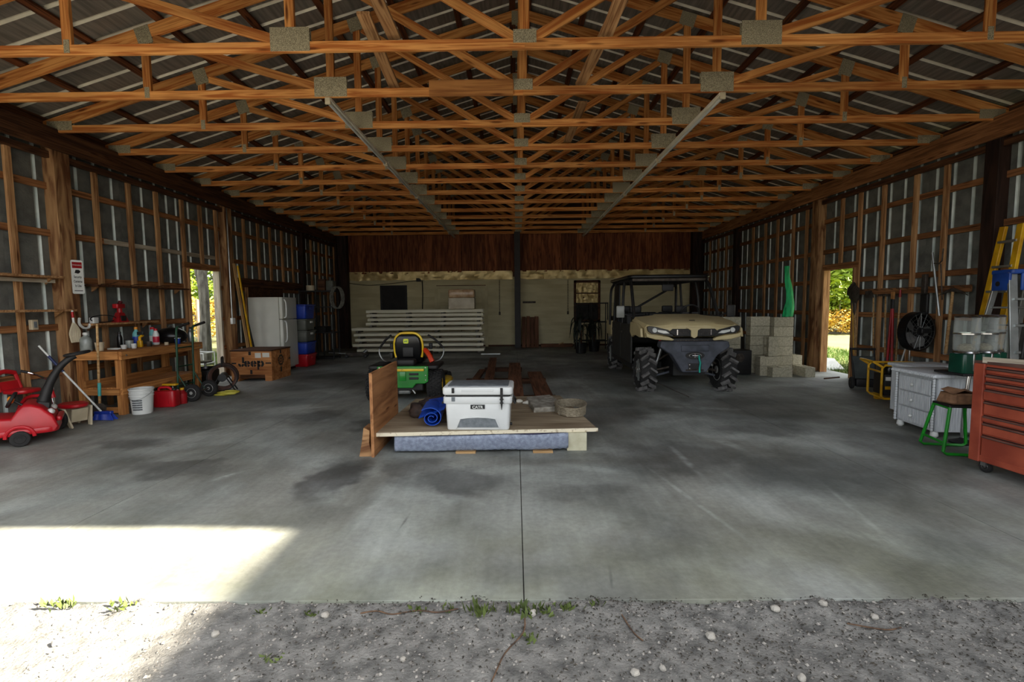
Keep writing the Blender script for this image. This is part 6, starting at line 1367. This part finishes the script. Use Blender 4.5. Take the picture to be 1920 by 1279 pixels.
# ================================================================== outside: trees, fence, weeds, stones
mk('leaf_sun', (150, 168, 40), (74, 108, 24), 1.2, rough=.6, pos=(.3, .7)); mk('leaf_gold', (214, 176, 70), (150, 120, 40), 1.5, rough=.7); mk('bark_grey', (130, 126, 116), (84, 80, 72), 12, stretch=(1, 1, .3), rough=.9, bump=.8)
for nm in ('leaf_sun', 'leaf_gold'):
    b_ = MATS[nm].node_tree.nodes['Principled BSDF']; b_.inputs['Transmission Weight'].default_value = 0.0; b_.inputs['Subsurface Weight'].default_value = 0.0
def tree(nm, lb, loc, h, blobs, nleaf, mat, seed, size=.12, trunk=.12, grp='trees and shrubs outside the doorways'):
    R_ = random.Random(seed); o = thing(nm, lb, 'tree' if 'tree' in nm else 'shrub', loc, 0, grp)
    if trunk:
        t = MB(); t.tube([(0, 0, -.1), (.05, .03, h*.3), (-.04, .06, h*.6), (.02, 0, h*.85)], trunk, 8, sub=3, rs=[trunk, trunk*.8, trunk*.6, trunk*.3]); t.build('trunk', 'bark_grey', o)
        br_ = MB()
        for (bx, by, bz, rx, ry, rz) in blobs: br_.tube([(0, 0, h*.35), (bx*.5, by*.5, (h*.35+bz)/2+.2), (bx, by, bz)], trunk*.35, 6, sub=3)
        br_.build('branches', 'bark_grey', o)
    m = MB(); vs = []; fs = []
    for k in range(nleaf):
        bx, by, bz, rx, ry, rz = blobs[k % len(blobs)]
        while True:
            p = Vector((R_.uniform(-1, 1), R_.uniform(-1, 1), R_.uniform(-1, 1)))
            if .25 < p.length < 1: break
        c = Vector((bx+p.x*rx, by+p.y*ry, max(.03, bz+p.z*rz))); a = Vector((R_.uniform(-1, 1), R_.uniform(-1, 1), R_.uniform(-.6, .6))).normalized(); b2 = a.cross(Vector((R_.uniform(-1, 1), R_.uniform(-1, 1), R_.uniform(-1, 1)))).normalized(); s = size*R_.uniform(.6, 1.3)
        n0 = len(vs); vs += [c-a*s, c+b2*s*.42, c+a*s, c-b2*s*.42]; fs.append((n0, n0+1, n0+2, n0+3))
    m.add(vs, fs); q = m.build('foliage', mat, o, smooth=0); q['kind'] = 'stuff'
    return o
tree('leafy_tree', 'bright green tree seen through the right doorway', (17.5, 25.5, 0), 7, [(0, 0, 3.2, 2.6, 2.4, 2.2), (-2, -1, 2.2, 2.0, 2.0, 1.5), (2, 1.5, 2.4, 2.2, 2.2, 1.6), (-3.4, 1, 3.2, 2.2, 2.2, 2.0), (2.5, -1.5, 3.0, 2.0, 2.0, 1.9), (0, -1, 5.2, 2.4, 2.4, 1.6), (-1.2, 0, 1.6, 1.8, 1.6, 1.0)], 22000, 'leaf_sun', 1, .16, .2)
tree('golden_shrub', 'golden dry shrub at the foot of the tree beyond the right doorway', (15.6, 23.2, 0), 2.0, [(0, 0, .5, 1.6, 1.2, .6), (1.6, .8, .6, 1.5, 1.2, .7), (-1.5, .4, .5, 1.4, 1.1, .6), (3, 1.8, .6, 1.3, 1.2, .65)], 7000, 'leaf_gold', 2, .08, .04)
tree('shade_tree', 'unseen tall tree added beside the barn to shade the right doorway', (12.2, 8.6, 0), 9, [(0, 0, 4.9, 2.0, 2.0, 2.3), (-1.4, .8, 4.2, 1.7, 1.7, 1.6), (1.2, -.6, 4.6, 1.8, 1.8, 1.9), (-.6, 1.8, 4.0, 1.6, 1.6, 1.5), (2.2, 1.0, 5.0, 1.7, 1.7, 1.6), (-1.6, -.6, 3.6, 1.3, 1.3, 1.2), (-.4, .4, 3.2, 1.4, 1.4, 1.2), (.6, 1.2, 2.4, 1.2, 1.4, 1.0)], 9000, 'leaf_sun', 5, .2, .2)  # out-of-view tree added to block sun at the right doorway
tree('leafy_tree', 'yellow-green tree seen through the left doorway', (-15.8, 23.0, 0), 6, [(0, 0, 2.6, 2.4, 2.0, 1.6), (2, 1, 3.4, 2.2, 2.0, 1.8), (-1.8, .5, 3.6, 2.2, 2.0, 1.9), (.5, -.5, 1.4, 2.4, 1.6, 1.2), (0, 1, 5.2, 2.6, 2.2, 1.6)], 9000, 'leaf_sun', 6, .14, .16)
tree('golden_shrub', 'dry golden shrub behind the fence outside the left doorway', (-13.6, 20.6, 0), 2.2, [(0, 0, 1.0, 1.3, 1.0, .9), (1.2, .8, 1.3, 1.2, 1.0, 1.1), (-1.4, .4, 1.2, 1.3, 1.0, 1.0)], 4500, 'leaf_gold', 8, .08, .04)
tree('bare_tree', 'grey leaning tree trunk just outside the left doorway', (-8.55, 13.05, 0), 5.5, [(.6, .5, 4.9, 1.3, 1.3, .7), (-.8, .2, 5.1, 1.2, 1.2, .7)], 500, 'leaf_gold', 11, .12, .16)
fp = thing('wire_fence', 'wire fence with a pale wooden post outside the left doorway', 'fence', (-11.0, 16.6, 0)); MB().cyl((0, 0, -.1), (0, 0, 1.75), .09).build('post', mk('post_pale', (216, 186, 150), (180, 146, 110), 6, rough=.8), fp)
for z in (.2, .45, .7, .95, 1.2): MB().cyl((-3.2, -1.2, z), (3.2, 1.2, z), .008, n=5).build('wire', 'alu', fp)
for k in range(20): x = -3.1+.33*k; MB().cyl((x, x*.375, .1), (x, x*.375, 1.25), .006, n=5).build('stay_wire', 'alu', fp)
wf_ = thing('white_crate', 'white wire frame standing just outside the left doorway', 'frame', (-7.3, 10.9, -.09))
for x in (-.25, .25):
    for y in (-.2, .2): MB().cyl((x, y, 0), (x, y, .55), .012).build('leg', 'white_paint', wf_)
for z in (.3, .54):
    MB().tube([(-.25, -.2, z), (.25, -.2, z), (.25, .2, z), (-.25, .2, z)], .012, 6, closed=True).build('rail', 'white_paint', wf_)
wt_ = MB(); wt_.add([(-.3, -.2, .0), (.25, -.25, .03), (.3, .2, .22), (-.25, .25, .28)], [(0, 1, 2, 3)]); o = wt_.build('white_sheet', 'white_paint', loc=(7.25, 11.2, -.085), smooth=0); o.modifiers.new('t', 'SOLIDIFY').thickness = .012; tag(o, 'discarded white sheet on the grass outside the right doorway', 'sheet')
# grass outside the right doorway
mk('grass_blade', (96, 128, 44), (60, 88, 26), 2, rough=.8)
def grass(lb, x0, x1, y0, y1, n, seed, h=.12):
    R_ = random.Random(seed); vs, fs = [], []
    for k in range(n):
        x, y = R_.uniform(x0, x1), R_.uniform(y0, y1); a = R_.uniform(0, 2*PI); hh = h*R_.uniform(.4, 1.2); dx, dy = .006*math.cos(a), .006*math.sin(a); lx, ly = R_.uniform(-.05, .05), R_.uniform(-.05, .05); n0 = len(vs)
        vs += [(x-dx, y-dy, -.09), (x+dx, y+dy, -.09), (x+lx, y+ly, -.09+hh)]; fs.append((n0, n0+1, n0+2))
    m = MB(); m.add(vs, fs); o = m.build('grass_patch', 'grass_blade', smooth=0); tag(o, lb, 'grass', kind='stuff')
grass('short green grass outside the right doorway', 6.85, 10.5, 9.5, 16.5, 14000, 4); grass('short grass outside the left doorway', -10.5, -6.65, 9.5, 16.5, 9000, 5)

# weeds along the slab edge
mk('weed_green', (92, 106, 46), (66, 80, 30), 9, rough=.7)
def weed(x, y, n, h, seed, lb):
    R_ = random.Random(seed); m = MB()
    for k in range(n):
        a = R_.uniform(0, 2*PI); r = R_.uniform(.005, .05)*min(1.6, n/14); p = Vector((r*math.cos(a), r*math.sin(a)*.6, 0)); hh = h*R_.uniform(.5, 1.1); q = p+Vector((R_.uniform(-.03, .03), R_.uniform(-.02, .02), hh)); s = Vector((math.cos(a+1.3), math.sin(a+1.3), 0))*.009; mid = (p+q)/2+s*.3
        m.add([p-s*.3, mid-s, q, mid+s], [(0, 1, 2, 3)])
    o = m.build('weed_clump', 'weed_green', loc=(x, y, gz(x, y)-.004), smooth=0); tag(o, lb, 'weed', 'weeds along the slab edge')
for k, (px, py, n, h, lb) in enumerate(((-2.33, 2.30, 26, .05, 'weed clump in the sunlit patch at the far left of the slab edge'), (-2.0, 2.29, 22, .045, 'weed clump just left of the shade line'), (-1.28, 2.27, 14, .03, 'small weed just right of the shade line'), (-1.02, 2.25, 12, .03, 'small weed left of the pale stone'), (-.5, 2.27, 16, .03, 'low weed left of the tall weeds by the joint'), (-.34, 2.28, 14, .03, 'tiny weed left of the large clump'), (-.18, 2.25, 34, .06, 'large weed clump left of the floor joint'), (.02, 2.25, 36, .06, 'large weed clump right at the floor joint'), (.14, 2.26, 24, .045, 'weed clump just right of the floor joint'), (.25, 2.27, 20, .04, 'last weed clump of the run right of the floor joint'), (.38, 2.28, 12, .03, 'solitary small weed further right of the joint'), (-1.07, 1.97, 14, .025, 'scattered weed in the shaded dirt to the left'), (.04, 2.08, 18, .03, 'creeping weed below the floor joint'))): weed(px, py, n, h, 40+k, lb)
mk('stone_pale', (190, 185, 174), (156, 150, 140), 14, rough=.9, bump=.4, vary=.12)
stone_me = []
for k in range(4):
    R_ = random.Random(60+k); m = MB(); m.sph((0, 0, 0), (1, .85, .62), 9, 6); m.v = [tuple(Vector(p)*(1+.35*mnoise.noise((p[0]*1.6+k*9, p[1]*1.6, p[2]*1.6)))) for p in m.v]; stone_me.append(m.mesh('stone', 'stone_pale', 30))
big = [(-.95, 2.24, .03, 'pale stone lying among the weeds left of the joint'), (.07, 2.25, .03, 'pale stone beside the weeds at the floor joint'), (1.26, 2.26, .032, 'white stone at the slab edge right of the middle'), (.88, 2.10, .034, 'white stone a step below the slab edge right of the middle'), (-1.42, 2.12, .026, 'pale stone in the shade left of the middle'), (.48, 1.88, .028, 'white stone near the bottom of the picture right of the joint'), (.60, 1.90, .022, 'small white stone beside the bottom one'), (1.5, 2.27, .028, 'grey stone at the right of the slab edge'), (1.7, 2.20, .026, 'grey stone further right below the slab edge'), (-2.1, 2.05, .03, 'sunlit pale stone on the left dirt'), (1.15, 1.85, .026, 'pale stone at the bottom right'), (-.5, 1.95, .02, 'small pale stone at the bottom left of the joint')]
for k, (x, y, r, lb) in enumerate(big):
    o = bpy.data.objects.new('stone', stone_me[k % 4]); COL.objects.link(o); o.location = (x, y, gz(x, y)+r*.35); r *= .72; o.scale = (r, r, r); o.rotation_euler = (0, 0, k*1.3); tag(o, lb, 'stone', 'stones in the dirt')
R_ = random.Random(77); vs, fs, base = [], [], [(1, 0, 0), (-1, 0, 0), (0, 1, 0), (0, -1, 0), (0, 0, 1), (0, 0, -1)]
FO = [(0, 2, 4), (2, 1, 4), (1, 3, 4), (3, 0, 4), (2, 0, 5), (1, 2, 5), (3, 1, 5), (0, 3, 5)]
for k in range(9000):
    y = 2.325-1.1*R_.random()**1.2; x = R_.uniform(-3.2, 3.2); r = .003+.009*R_.random()**3.5; z = gz(x, y)+r*.2; a = R_.uniform(0, 6.3); n0 = len(vs)
    for bx, by, bz in base:
        f = r*R_.uniform(.7, 1.2); vs.append((x+f*(bx*math.cos(a)-by*math.sin(a)), y+f*(bx*math.sin(a)+by*math.cos(a)), z+f*bz*.7))
    fs += [tuple(n0+i for i in t) for t in FO]
m = MB(); m.add(vs, fs); o = m.build('gravel', mk('gravel_stone', (168, 163, 154), (92, 88, 84), 40, rough=.95, pos=(.35, .65)), smooth=0); tag(o, 'fine loose gravel scattered over the dirt before the slab', 'gravel', kind='stuff')
R_ = random.Random(78); m = MB(); vs, fs = [], []
for k in range(5200):
    x = R_.uniform(-1.2, 3.2) if k % 3 else R_.uniform(.2, 3.2); y = 2.36-.75*R_.random()**(1.6 if x < .8 else 1.1); s_ = R_.uniform(.003, .011); a = R_.uniform(0, 6.3); z = gz(x, y)+.004+R_.uniform(0, .006); n0 = len(vs)
    vs += [(x+s_*math.cos(a), y+s_*math.sin(a), z), (x+s_*.35*math.cos(a+1.5), y+s_*.35*math.sin(a+1.5), z+.004), (x-s_*math.cos(a), y-s_*math.sin(a), z), (x+s_*.35*math.cos(a-1.5), y+s_*.35*math.sin(a-1.5), z+.001)]; fs.append((n0, n0+1, n0+2, n0+3))
m.add(vs, fs); tag(m.build('leaf_litter', mk('litter_dark', (74, 68, 58), (40, 38, 32), 30, rough=.95), smooth=0), 'dark crumbs of leaf litter over the dirt along the slab edge', 'leaf litter', kind='stuff')
mk('root_brown', (110, 84, 62), (70, 52, 40), 20, rough=.9)
for k, (pts, lb) in enumerate((([(.03, 2.22), (.02, 2.12), (-.06, 2.0), (-.10, 1.88), (-.13, 1.78)], 'thin brown root running down from the floor joint'), ([(-.78, 2.25), (-.7, 2.265), (-.62, 2.24), (-.5, 2.262), (-.4, 2.25), (-.3, 2.27)], 'dry runner along the slab edge left of the joint'), ([(.5, 2.22), (.53, 2.12), (.56, 2.06)], 'short dry twig right of the joint'), ([(1.55, 2.17), (1.7, 2.13), (1.78, 2.14)], 'short dry twig at the right of the dirt'))):
    m = MB(); m.tube([(x, y, gz(x, y)+.006) for x, y in pts], .0035, 5, sub=4); tag(m.build('dry_root', 'root_brown'), lb, 'root', 'dry roots in the dirt')
